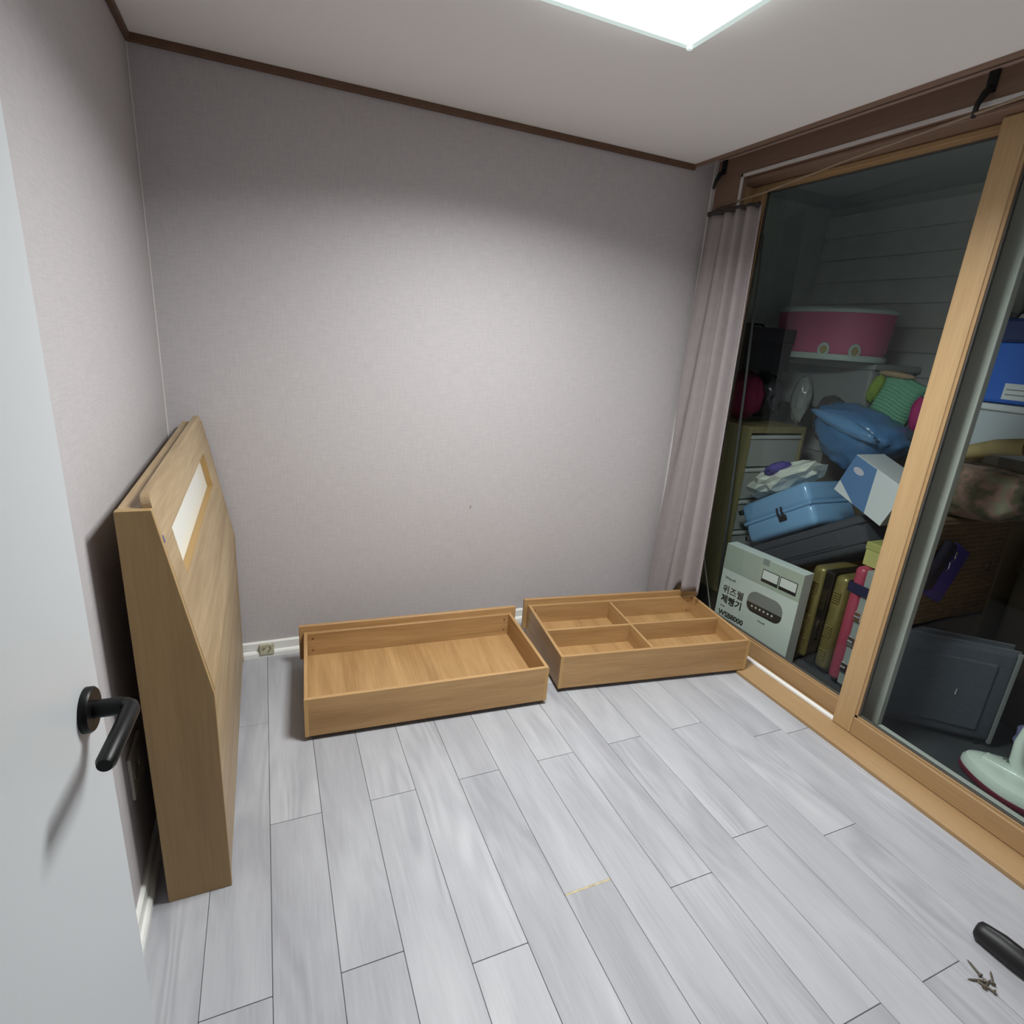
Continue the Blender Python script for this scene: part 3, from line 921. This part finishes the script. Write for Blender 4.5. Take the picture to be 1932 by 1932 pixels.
stp = bmesh.new()
for x0, x1, y0, y1 in ((-0.2115, -0.2080, -0.085, 0.085), (0.2080, 0.2115, -0.085, 0.085), (-0.2115, 0.2115, -0.0855, -0.0825), (-0.2115, 0.2115, 0.0825, 0.0855)):
    box(stp, x0, x1, y0, y1, 0.50, 0.55)
finish('strap', stp, mat('navy strap', srgb(24, 26, 62), 0.7), pink)
for zz in (0.13, 0.27, 0.40):
    lk = bmesh.new(); box(lk, -0.216, -0.205, -0.018, 0.018, zz - 0.025, zz + 0.025, bevel=0.004)
    tube(lk, [(-0.218, -0.012, zz), (-0.218, 0.012, zz)], 0.006, 8)
    finish('latch', lk, M_CHROME, pink)

A = math.radians(-33.4)
ca, sa = math.cos(A), math.sin(A)
def tilt_base(bl_y, bl_z, length, lift):
    """world position of the base centre of a thing whose lower left edge is at (bl_y, bl_z), tilted by A about x"""
    y = bl_y + ca * (-length / 2) - sa * lift
    z = bl_z + sa * (-length / 2) + ca * lift
    return y, z
# dark grey suitcase lying tilted
by, bz_ = tilt_base(-0.08, 0.340, 0.76, -0.188)
dk = thing('soft_suitcase', 'large charcoal suitcase lying tilted under the light blue case', 'suitcase', (3.24, by, bz_), (A, 0, 0))
M_CHAR = mat('charcoal fabric', srgb(62, 64, 70), 0.85, var=0.08, bump=0.2, bscale=400)
smooth_by_angle(finish('body', nb(-0.22, 0.22, -0.38, 0.38, 0.0, 0.185, bevel=0.035, seg=4), M_CHAR, dk), 50)
pp = bmesh.new()
for zz in (0.045, 0.14):
    box(pp, -0.2225, 0.2225, -0.3825, 0.3825, zz - 0.004, zz + 0.004, bevel=0.003)
finish('piping', pp, mat('dark piping', srgb(40, 42, 46), 0.6), dk)
pk = bmesh.new(); box(pk, -0.2265, -0.21, -0.25, 0.20, 0.055, 0.13, bevel=0.008)
finish('pocket', pk, M_CHAR, dk)
# light blue hard case on top of it
by, bz_ = tilt_base(-0.098, 0.358, 0.49, 0.004)
bl = thing('hard_case', 'small light blue hard case with a black lock, lying tilted on the charcoal suitcase', 'suitcase', (3.19, by, bz_), (A, 0, 0))
M_SKY = mat('sky blue shell', srgb(128, 172, 214), 0.22, coat=0.3)
smooth_by_angle(finish('lower_shell', nb(-0.17, 0.17, -0.245, 0.245, 0.0, 0.126, bevel=0.034, seg=5), M_SKY, bl), 60)
smooth_by_angle(finish('upper_shell', nb(-0.17, 0.17, -0.245, 0.245, 0.120, 0.245, bevel=0.034, seg=5), M_SKY, bl), 60)
finish('seam_band', nb(-0.1725, 0.1725, -0.2475, 0.2475, 0.112, 0.134, bevel=0.008, seg=3), M_SKY, bl)
lk = bmesh.new(); box(lk, -0.180, -0.168, -0.075, -0.02, 0.070, 0.104, bevel=0.006)
tube(lk, [(-0.176, -0.030, 0.10), (-0.184, -0.030, 0.124), (-0.180, -0.030, 0.150)], 0.006, 8)
tube(lk, [(-0.176, -0.060, 0.10), (-0.184, -0.060, 0.124), (-0.180, -0.060, 0.150)], 0.006, 8)
finish('lock', lk, M_BLACKP, bl)
for zz in (0.04, 0.205):
    w = bmesh.new(); tube(w, [(-0.14, 0.262, zz - 0.012), (-0.14, 0.262, zz + 0.012)], 0.022, 16)
    box(w, -0.155, -0.125, 0.236, 0.262, zz - 0.014, zz + 0.014, bevel=0.004)
    finish('wheel', w, M_BLACKP, bl)

# ---- bags, boxes and baskets piled on top
def bag(name, label, cat, loc, rot, radii, m, seed, amp=0.14, freq=2.6, ridge=0.7, shape=None, sub=4, sq=1.0, sm=True):
    t = thing(name, label, cat, loc, rot)
    o = finish('sack', blob(radii, seed, amp, freq, ridge, sub, shape, sq), m, t, sm)
    return t
def film(name, col, rough=0.25):
    return mat(name, col, rough, spec=0.6, coat=0.3, bump=0.35, bscale=22)
t = bag('plastic_bag', 'crumpled white plastic bag on the light blue case', 'bag', (3.165, -0.125, 0.775), (A, 0, 0), (0.14, 0.20, 0.066), film('white film', srgb(216, 220, 210)), 3, amp=0.3, freq=2.6, ridge=1.1, sub=3, sm=False)
finish('purple_lining', blob((0.07, 0.075, 0.035), 8, 0.2, 3), mat('purple cloth', srgb(74, 64, 140), 0.8), t, True, loc=(-0.10, -0.06, 0.045))
def taper(p):
    k = 0.55 + 0.5 * max(0, min(1, (p.z + 0.16) / 0.26))
    return Vector((p.x * k, p.y * k, p.z))
t = bag('plastic_bag', 'large blue plastic bag stuffed full above the light blue case', 'bag', (3.33, -0.385, 1.065), (math.radians(14), 0, 0), (0.175, 0.25, 0.155), film('blue film', srgb(78, 124, 172)), 11, amp=0.12, freq=2.8, ridge=1.1, shape=taper, sq=0.8)
kn = blob((0.03, 0.19, 0.035), 51, 0.25, 3.0, 0.8, 3)
finish('folded_edge', kn, film('blue film gloss', srgb(98, 142, 186), 0.12), t, True, loc=(-0.165, -0.01, 0.085))
# white and blue carton tipped on its corner
a2 = math.radians(21)
wb = thing('small_carton', 'white and blue printed carton tipped beside the blue plastic bag', 'carton', (3.10, -0.705, 0.79), (a2, 0, 0))
finish('body', nb(-0.10, 0.10, -0.148, 0.148, 0.0, 0.211, bevel=0.002), mat('white card', srgb(206, 210, 214), 0.55), wb)
prb = bmesh.new(); prism(prb, [(0.147, 0.209), (0.147, 0.06), (0.02, 0.0015), (-0.05, 0.0015), (0.02, 0.209)], 0, -0.1012, -0.0996)
finish('blue_print', prb, mat('blue print', srgb(86, 122, 168), 0.5), wb)
pro = bmesh.new(); lathe(pro, [(0.0005, 0), (0.03, 0), (0.03, 0.0008), (0.0005, 0.0008)], 24, sx=0.55)
bmesh.ops.rotate(pro, cent=(0, 0, 0), matrix=Matrix.Rotation(-math.pi / 2, 3, 'Y'), verts=pro.verts)
finish('printed_oval', pro, mat('pale print', srgb(190, 186, 200), 0.5), wb, loc=(-0.1012, 0.09, 0.15))
# small yellow green box on the dusty red suitcase
yg = thing('gift_box', 'small yellow green box on the dusty red suitcase', 'box', (2.97, -0.948, 0.5625), (0, 0, 0))
finish('body', nb(-0.06, 0.06, -0.08, 0.08, 0, 0.11, bevel=0.003), mat('yellow green card', srgb(176, 172, 106), 0.6, var=0.1), yg)
finish('lid', nb(-0.063, 0.063, -0.083, 0.083, 0.078, 0.114, bevel=0.003), mat('yellow green lid', srgb(158, 156, 92), 0.6), yg)

# grey carton column behind, carrying the upper pile
gc = thing('moving_carton', 'tall grey carton deep behind the bags', 'carton', (3.72, -0.30, BZ))
finish('body', nb(-0.13, 0.25, -0.30, 0.30, 0, 1.235, bevel=0.004), mat('grey card', srgb(96, 92, 86), 0.8, var=0.1), gc)
finish('tape', nb(-0.1315, -0.129, -0.03, 0.03, 0.2, 1.2355), mat('brown tape', srgb(120, 104, 80), 0.4), gc)
# mint green knitted bag with yellow green fringe
mk = thing('knit_bag', 'mint green ribbed knit bag with a yellow green frill', 'bag', (3.56, -0.385, 1.275), (math.radians(16), 0, math.radians(8)))
mk_b = bmesh.new()
rows = []
ny, nz_ = 30, 64
for j in range(nz_ + 1):
    v = j / nz_
    r_ = []
    for i in range(ny + 1):
        u = i / ny
        yy = 0.105 - 0.22 * u
        zz = -0.13 + 0.27 * v + 0.01 * math.sin(u * 5)
        edge = (1 - (2 * u - 1) ** 6) * (1 - (2 * v - 1) ** 6)
        xx = -0.045 * edge - 0.004 * math.sin(v * nz_ * math.pi / 2.2) - 0.006 * noise.noise(Vector((u * 4, v * 4, 2)))
        r_.append(mk_b.verts.new((xx, yy, zz)))
    rows.append(r_)
for j in range(nz_):
    for i in range(ny):
        mk_b.faces.new((rows[j][i], rows[j][i + 1], rows[j + 1][i + 1], rows[j + 1][i]))
back = []
for j in (0, nz_):
    pass
ko = finish('knit_panel', mk_b, mat('mint knit', srgb(128, 190, 158), 0.9, var=0.08, vscale=60), mk, True)
s2 = ko.modifiers.new('thickness', 'SOLIDIFY'); s2.thickness = 0.02
finish('knit_frill', blob((0.03, 0.03, 0.075), 5, 0.3, 4), mat('yellow green yarn', srgb(150, 176, 78), 0.9), mk, True, loc=(-0.03, 0.115, 0.03))
finish('knit_trim', blob((0.025, 0.09, 0.016), 6, 0.15, 4), mat('peach yarn', srgb(196, 170, 140), 0.9), mk, True, loc=(-0.03, 0.05, 0.135), rot=(math.radians(-12), 0, 0))
bag('fabric_pouch', 'magenta pouch half hidden behind the wooden stile', 'pouch', (3.44, -0.60, 1.24), (0, 0, 0), (0.03, 0.035, 0.085), mat('magenta cloth', srgb(178, 40, 112), 0.7), 14, amp=0.1)
bag('plastic_bag', 'dull dark green bag under the mint knit bag', 'bag', (3.47, -0.70, 1.07), (0, 0, 0), (0.07, 0.05, 0.08), film('dull green film', srgb(74, 96, 84)), 17, amp=0.12)
bag('plastic_bag', 'dark grey bag behind the large blue plastic bag', 'bag', (3.48, -0.075, 1.13), (0, 0, 0), (0.06, 0.10, 0.13), film('dark grey film', srgb(84, 84, 84)), 19, amp=0.14)
# grey bin and pink drum
gbn = thing('storage_bin', 'translucent grey plastic bin under the pink tub', 'storage bin', (3.765, 0.12, 1.168))
finish('tub', nb(-0.19, 0.19, -0.33, 0.33, 0, 0.295, bevel=0.03, seg=3), mat('grey translucent', srgb(156, 160, 160), 0.35), gbn, True)
finish('rim', nb(-0.205, 0.205, -0.345, 0.345, 0.262, 0.30, bevel=0.008), mat('grey rim', srgb(172, 178, 176), 0.35), gbn)
drum = thing('toy_tub', 'round pink tub with a white rim and base, high on the pile', 'tub', (3.57, 0.12, 1.470))
DR = 0.30
db = bmesh.new(); lathe(db, [(0.001, 0.03), (DR - 0.012, 0.03), (DR, 0.06), (DR + 0.012, 0.262), (0.001, 0.262)], 56, sx=0.80, sy=1.14)
smooth_by_angle(finish('body', db, mat('pink plastic', srgb(204, 108, 142), 0.4), drum), 50)
db = bmesh.new(); lathe(db, [(0.001, 0.0), (DR + 0.006, 0.0), (DR + 0.012, 0.016), (DR + 0.004, 0.034), (0.001, 0.034)], 56, sx=0.80, sy=1.14)
M_TUBW = mat('tub white', srgb(188, 204, 196), 0.4)
smooth_by_angle(finish('base_ring', db, M_TUBW, drum), 50)
db = bmesh.new(); lathe(db, [(0.001, 0.262), (DR + 0.022, 0.262), (DR + 0.026, 0.278), (DR + 0.012, 0.292), (0.001, 0.294)], 56, sx=0.80, sy=1.14)
smooth_by_angle(finish('rim', db, M_TUBW, drum), 50)
for aa in (math.radians(206), math.radians(236)):
    px, py = math.cos(aa) * (DR + 0.004) * 0.80, math.sin(aa) * (DR + 0.004) * 1.14
    nrm = Matrix.Translation((px, py, 0.055)) @ Matrix.Rotation(aa, 4, 'Z') @ Matrix.Rotation(math.pi / 2, 4, 'Y')
    q = bmesh.new(); lathe(q, [(0.0005, 0), (0.033, 0), (0.030, 0.007), (0.0005, 0.008)], 24, sx=1.25)
    bmesh.ops.transform(q, matrix=nrm, verts=q.verts)
    o = finish('tab', q, M_TUBW, drum)
    q = bmesh.new(); lathe(q, [(0.0005, 0.006), (0.020, 0.006), (0.017, 0.010), (0.0005, 0.010)], 20, sx=1.25)
    bmesh.ops.transform(q, matrix=nrm, verts=q.verts)
    finish('tab_centre', q, mat('ochre', srgb(164, 148, 100), 0.5), o)
# on the cabinet: dark red bag, grey bag, black case above them
bag('tote_bag', 'dark red cloth bag on the olive cabinet', 'bag', (3.18, 0.345, 1.215), (0, 0, 0), (0.09, 0.15, 0.145), mat('dark red cloth', srgb(122, 24, 62), 0.8, bump=0.2), 23, amp=0.10)
bag('plastic_bag', 'black plastic bag with grey bulges on the olive cabinet', 'bag', (3.385, 0.39, 1.22), (0, 0, 0), (0.085, 0.14, 0.14), film('black film', srgb(60, 60, 64)), 26, amp=0.16)
bag('plastic_bag', 'pale clear plastic bag in front of the grey bin', 'bag', (3.50, 0.17, 1.215), (0, 0, 0), (0.045, 0.06, 0.14), film('clear film', srgb(150, 156, 152)), 29, amp=0.16)
bk = thing('camera_case', 'black box shaped bag on top of the dark red bag', 'bag', (3.15, 0.29, 1.375), (0, 0, 0))
smooth_by_angle(finish('body', nb(-0.20, 0.165, -0.14, 0.14, 0, 0.245, bevel=0.02, seg=3), mat('black nylon', srgb(26, 27, 32), 0.7), bk), 50)
finish('flap', nb(-0.205, 0.17, -0.145, 0.145, 0.165, 0.250, bevel=0.012, seg=2), mat('black nylon flap', srgb(30, 31, 37), 0.65), bk)
hb_ = bmesh.new(); tube(hb_, [(-0.08, 0.03, 0.245), (-0.06, 0.03, 0.27), (0.06, 0.03, 0.27), (0.08, 0.03, 0.245)], 0.008, 8)
finish('carry_handle', hb_, M_BLACKP, bk, True)
# poles
pb = bmesh.new(); tube(pb, [(2.92, -0.03, 0.0 + BZ), (2.92, 0.075, 1.253), (2.92, 0.155, 2.10)], 0.007, 10)
tag(finish('clothes_pole', pb, mat('grey pole', srgb(136, 140, 140), 0.35), None, True), 'thin grey pole leaning up beside the olive cabinet', 'pole')
pb = bmesh.new(); tube(pb, [(2.68, -0.268, BZ), (2.68, -0.06, 0.40), (2.68, 0.06, 0.65)], 0.004, 8)
tag(finish('thin_rod', pb, mat('pale rod', srgb(186, 186, 184), 0.35), None, True), 'thin pale rod leaning between the curtain and the carton', 'rod')

# ---- behind the near pane
gs = thing('fabric_suitcase', 'big slate grey ribbed fabric suitcase low behind the near pane', 'suitcase', (3.00, -1.265, BZ), (0, 0, math.radians(-42.7)))
M_SLATE = mat('slate fabric', srgb(78, 82, 92), 0.85, var=0.12, vscale=30, bump=0.4, bscale=70, stretch=(1, 1, 7))
smooth_by_angle(finish('body', nb(-0.235, 0.235, -0.055, 0.055, 0.02, 0.455, bevel=0.025, seg=3), M_SLATE, gs), 50)
pp = bmesh.new()
for yy in (-0.03, 0.03):
    box(pp, -0.2385, 0.2385, yy - 0.005, yy + 0.005, 0.018, 0.4585, bevel=0.003)
finish('piping', pp, mat('slate piping', srgb(96, 98, 104), 0.6), gs)
pp = bmesh.new(); box(pp, 0.222, 0.2375, -0.0575, -0.042, 0.02, 0.455, bevel=0.003)
finish('corner_guard', pp, mat('corner grey', srgb(128, 130, 128), 0.5), gs)
pp = bmesh.new(); box(pp, -0.19, 0.17, -0.0625, -0.045, 0.07, 0.39, bevel=0.008)
finish('pocket', pp, M_SLATE, gs)
pp = bmesh.new(); box(pp, 0.05, 0.056, -0.0665, -0.06, 0.22, 0.25, bevel=0.001)
finish('zip_pull', pp, M_CHROME, gs)
for sx in (-1, 1):
    for sy in (-1, 1):
        w = bmesh.new(); tube(w, [(sx * 0.19, sy * 0.04 - 0.008, 0.013), (sx * 0.19, sy * 0.04 + 0.008, 0.013)], 0.013, 12)
        finish('foot_wheel', w, M_BLACKP, gs)

tk = thing('wicker_trunk', 'dark brown woven trunk on the slate grey suitcase', 'trunk', (3.06, -1.104, 0.3905))
M_WIC = mat('dark wicker', srgb(112, 90, 70), 0.6, var=0.3, vscale=40, bump=0.5, bscale=60, stretch=(1, 1, 4))
finish('body', nb(-0.31, 0.32, -0.062, 0.062, 0.0, 0.49, bevel=0.012), M_WIC, tk)
wv = bmesh.new()
for k in range(22):
    zz = 0.012 + k * 0.0215
    box(wv, -0.3125, 0.3225, -0.0655, 0.0655, zz, zz + 0.013, bevel=0.004, seg=1)
tag(finish('weave_band', wv, mat('dark wicker band', srgb(128, 104, 82), 0.55, var=0.3, vscale=60), tk), kind='stuff')
ft = bmesh.new(); box(ft, -0.315, 0.325, -0.068, 0.068, -0.001, 0.012, bevel=0.003)
finish('base_rim', ft, M_BLACKP, tk)
clp = bmesh.new(); tube(clp, [(0.235 + 0.022 * math.cos(k * math.pi / 8), -0.072, 0.25 + 0.022 * math.sin(k * math.pi / 8)) for k in range(16)], 0.0035, 6)
finish('ring_clasp', clp, M_CHROME, tk)
bt = thing('dark_trunk', 'second dark brown trunk deep behind the near pane', 'trunk', (3.62, -1.62, BZ))
finish('body', nb(-0.22, 0.3, -0.42, 0.38, 0, 0.86, bevel=0.012), mat('dark leather', srgb(52, 42, 32), 0.6, var=0.2), bt)
finish('lid_strap', nb(-0.224, 0.304, -0.06, -0.01, 0.0, 0.864, bevel=0.002), mat('strap leather', srgb(40, 30, 22), 0.5), bt)
finish('lid', nb(-0.226, 0.306, -0.426, 0.386, 0.70, 0.73, bevel=0.004), mat('strap leather', srgb(40, 30, 22), 0.5), bt)
# purple pouch hanging in front of the trunk
pu = thing('purple_pouch', 'deep purple pouch with a metal charm hanging on the woven trunk', 'pouch', (2.94, -1.19, 0.62), (0, math.radians(26), 0))
smooth_by_angle(finish('body', nb(-0.06, 0.06, -0.02, 0.014, -0.09, 0.16, bevel=0.014, seg=3), mat('deep purple cloth', srgb(62, 50, 138), 0.7, bump=0.2), pu), 50)
finish('flap', nb(-0.11, -0.055, -0.022, 0.014, -0.07, 0.15, bevel=0.01, seg=2), mat('navy black cloth', srgb(26, 24, 52), 0.75), pu)
chm = bmesh.new(); tube(chm, [(-0.058, -0.026, 0.11), (-0.05, -0.028, 0.095), (-0.066, -0.028, 0.07), (-0.052, -0.028, 0.045), (-0.066, -0.028, 0.03)], 0.003, 6)
box(chm, -0.064, -0.050, -0.031, -0.025, 0.106, 0.122, bevel=0.002)
tag(finish('charm', chm, M_CHROME, pu), 'silver charm')
# floral bundle, tan roll, grey box, blue bin, white sack
M_FLOR = mat('floral cloth', srgb(128, 122, 108), 0.9)
nt = M_FLOR.node_tree; b_ = nt.nodes['Principled BSDF']
tcn = nt.nodes.new('ShaderNodeTexCoord'); vn = nt.nodes.new('ShaderNodeTexNoise'); vn.inputs['Scale'].default_value = 9.0; vn.inputs['Detail'].default_value = 6
crr = nt.nodes.new('ShaderNodeValToRGB')
crr.color_ramp.elements[0].position = 0.30; crr.color_ramp.elements[0].color = srgb(62, 60, 50)
crr.color_ramp.elements[1].position = 0.72; crr.color_ramp.elements[1].color = srgb(188, 180, 156)
for pos, c in ((0.42, srgb(96, 92, 74)), (0.50, srgb(150, 116, 108)), (0.58, srgb(132, 128, 108))):
    e_ = crr.color_ramp.elements.new(pos); e_.color = c
nt.links.new(tcn.outputs['Object'], vn.inputs['Vector']); nt.links.new(vn.outputs['Fac'], crr.inputs[0]); nt.links.new(crr.outputs[0], b_.inputs['Base Color'])
bag('blanket_bundle', 'floral patterned blanket bundle on the woven trunk', 'blanket', (3.08, -1.13, 0.99), (0, 0, 0), (0.18, 0.22, 0.105), M_FLOR, 33, amp=0.13, freq=2.0, ridge=0.5, sq=0.75)
bag('blanket_bundle', 'dark edged floral blanket bundle farther right on the pile', 'blanket', (3.44, -1.62, 0.955), (0, 0, 0), (0.2, 0.24, 0.13), M_FLOR, 35, amp=0.13, freq=2.0, ridge=0.5, sq=0.75)
rl = thing('rolled_rug', 'olive tan rolled rug lying above the floral blanket', 'rug', (3.05, -1.16, 1.16), (0, 0, 0))
rb = bmesh.new(); tube(rb, [(-0.02, 0.13, -0.045), (-0.01, 0.06, -0.01), (0.0, -0.02, 0.025), (0.0, -0.12, 0.045), (0.0, -0.32, 0.045)], [0.022, 0.03, 0.032, 0.034, 0.034], 16)
finish('roll', rb, mat('olive tan cloth', srgb(148, 132, 92), 0.9, var=0.15, bump=0.3), rl, True)
rb = bmesh.new(); tube(rb, [(0.0, -0.12, 0.045), (0.0, -0.135, 0.046)], 0.0355, 16)
finish('tie_band', rb, mat('dark tie', srgb(72, 62, 44), 0.9), rl, True)
gx = thing('storage_box', 'pale grey storage box under the blue bin', 'storage box', (3.42, -1.18, 1.135))
finish('body', nb(-0.27, 0.25, -0.30, 0.235, 0.0, 0.20, bevel=0.012), mat('pale grey plastic', srgb(164, 172, 180), 0.4), gx)
finish('rim', nb(-0.285, 0.265, -0.315, 0.25, 0.185, 0.212, bevel=0.006), mat('pale rim', srgb(186, 192, 196), 0.35), gx)
bb_ = thing('plastic_crate', 'bright blue storage bin with a white label, behind the near pane', 'storage bin', (3.42, -1.18, 1.350))
finish('body', nb(-0.27, 0.25, -0.28, 0.195, 0.0, 0.25, bevel=0.014), mat('bright blue plastic', srgb(34, 92, 186), 0.4), bb_)
finish('lid', nb(-0.285, 0.265, -0.295, 0.30, 0.24, 0.335, bevel=0.014), mat('navy plastic', srgb(26, 44, 92), 0.45), bb_)
finish('label_plate', nb(-0.2725, -0.2695, -0.16, 0.09, 0.018, 0.082), mat('label white', srgb(196, 202, 206), 0.5), bb_)
lb = bmesh.new()
for k in range(2):
    box(lb, -0.2735, -0.272, -0.15, 0.08, 0.036 + k * 0.02, 0.040 + k * 0.02)
finish('label_print', lb, mat('label grey', srgb(110, 116, 124), 0.6), bb_)
bag('plastic_bag', 'white crumpled bag on the blue storage bin', 'bag', (3.36, -1.19, 1.752), (0, 0, 0), (0.17, 0.16, 0.055), film('dull white film', srgb(170, 174, 168)), 41, amp=0.25, freq=2.6, ridge=0.9)
bag('plastic_bag', 'small pale bag beside the siding at the top of the pile', 'bag', (3.34, -0.935, 1.80), (0, 0, 0), (0.07, 0.05, 0.09), film('pale film', srgb(150, 152, 146)), 43, amp=0.2, freq=2.6, ridge=0.9)
# carton column carrying blue bin pile
c2 = thing('moving_carton', 'brown carton under the pale grey storage box', 'carton', (3.56, -1.00, BZ))
finish('body', nb(-0.155, 0.14, -0.17, 0.17, 0, 1.20, bevel=0.004), mat('brown card', srgb(104, 88, 66), 0.8, var=0.1), c2)
finish('tape', nb(-0.1565, -0.154, -0.03, 0.03, 0.1, 1.2005), MATS['brown tape'], c2)

# ---- white steam mop head on the balcony floor
sm = thing('steam_mop', 'white steam mop head with a burgundy base by the near pane', 'steam mop', (2.945, -1.675, BZ), (0, 0, math.radians(8)))
def mop_outline(k, sc_=1.0):
    a = 2 * math.pi * k / 48
    x, y = math.cos(a), math.sin(a)
    w = 0.128 * (1 - 0.28 * max(0, y) ** 2)
    return x * w * sc_, y * 0.205 * sc_
def mop_layer(levels):
    bm_ = bmesh.new(); rings = []
    for z_, s_ in levels:
        rings.append([bm_.verts.new((mop_outline(k, s_)[0], mop_outline(k, s_)[1], z_)) for k in range(48)])
    for i in range(len(rings) - 1):
        for k in range(48):
            bm_.faces.new((rings[i][k], rings[i][(k + 1) % 48], rings[i + 1][(k + 1) % 48], rings[i + 1][k]))
    bm_.faces.new(rings[0][::-1]); bm_.faces.new(rings[-1])
    return bm_
smooth_by_angle(finish('base_plate', mop_layer([(0.0, 0.97), (0.004, 1.0), (0.024, 1.0), (0.027, 0.98)]), mat('burgundy plastic', srgb(104, 30, 50), 0.4), sm), 50)
M_MOPW = mat('mop white', srgb(216, 226, 216), 0.22, coat=0.4)
smooth_by_angle(finish('shell', mop_layer([(0.027, 0.99), (0.045, 0.985), (0.062, 0.93), (0.072, 0.82), (0.076, 0.70), (0.078, 0.60)]), M_MOPW, sm), 30)
rd = bmesh.new(); box(rd, -0.03, 0.03, -0.10, 0.14, 0.07, 0.088, bevel=0.008, seg=3)
smooth_by_angle(finish('top_ridge', rd, M_MOPW, sm), 50)
rd = bmesh.new(); box(rd, 0.035, 0.06, 0.03, 0.08, 0.077, 0.0795, bevel=0.001); box(rd, 0.05, 0.075, 0.075, 0.095, 0.073, 0.0775, bevel=0.001)
finish('logo_mark', rd, mat('mark grey', srgb(96, 104, 100), 0.5), sm)
nk = bmesh.new(); tube(nk, [(0.01, 0.02, 0.07), (0.012, 0.045, 0.12), (0.022, 0.055, 0.19), (0.05, 0.05, 0.27), (0.08, 0.02, 0.40)], [0.026, 0.024, 0.02, 0.018, 0.018], 16)
smooth_by_angle(finish('neck', nk, M_MOPW, sm), 60)
nk = bmesh.new(); tube(nk, [(0.03, -0.06, 0.07), (0.045, -0.05, 0.14), (0.07, -0.03, 0.22)], [0.03, 0.032, 0.026], 16)
smooth_by_angle(finish('hinge', nk, mat('mop dark grey', srgb(52, 50, 58), 0.5), sm), 60)
bag('plastic_bag', 'small lilac plastic bag behind the steam mop', 'bag', (3.21, -1.60, 0.02), (0, 0, 0), (0.07, 0.09, 0.085), film('lilac film', srgb(132, 132, 178)), 47, amp=0.2)
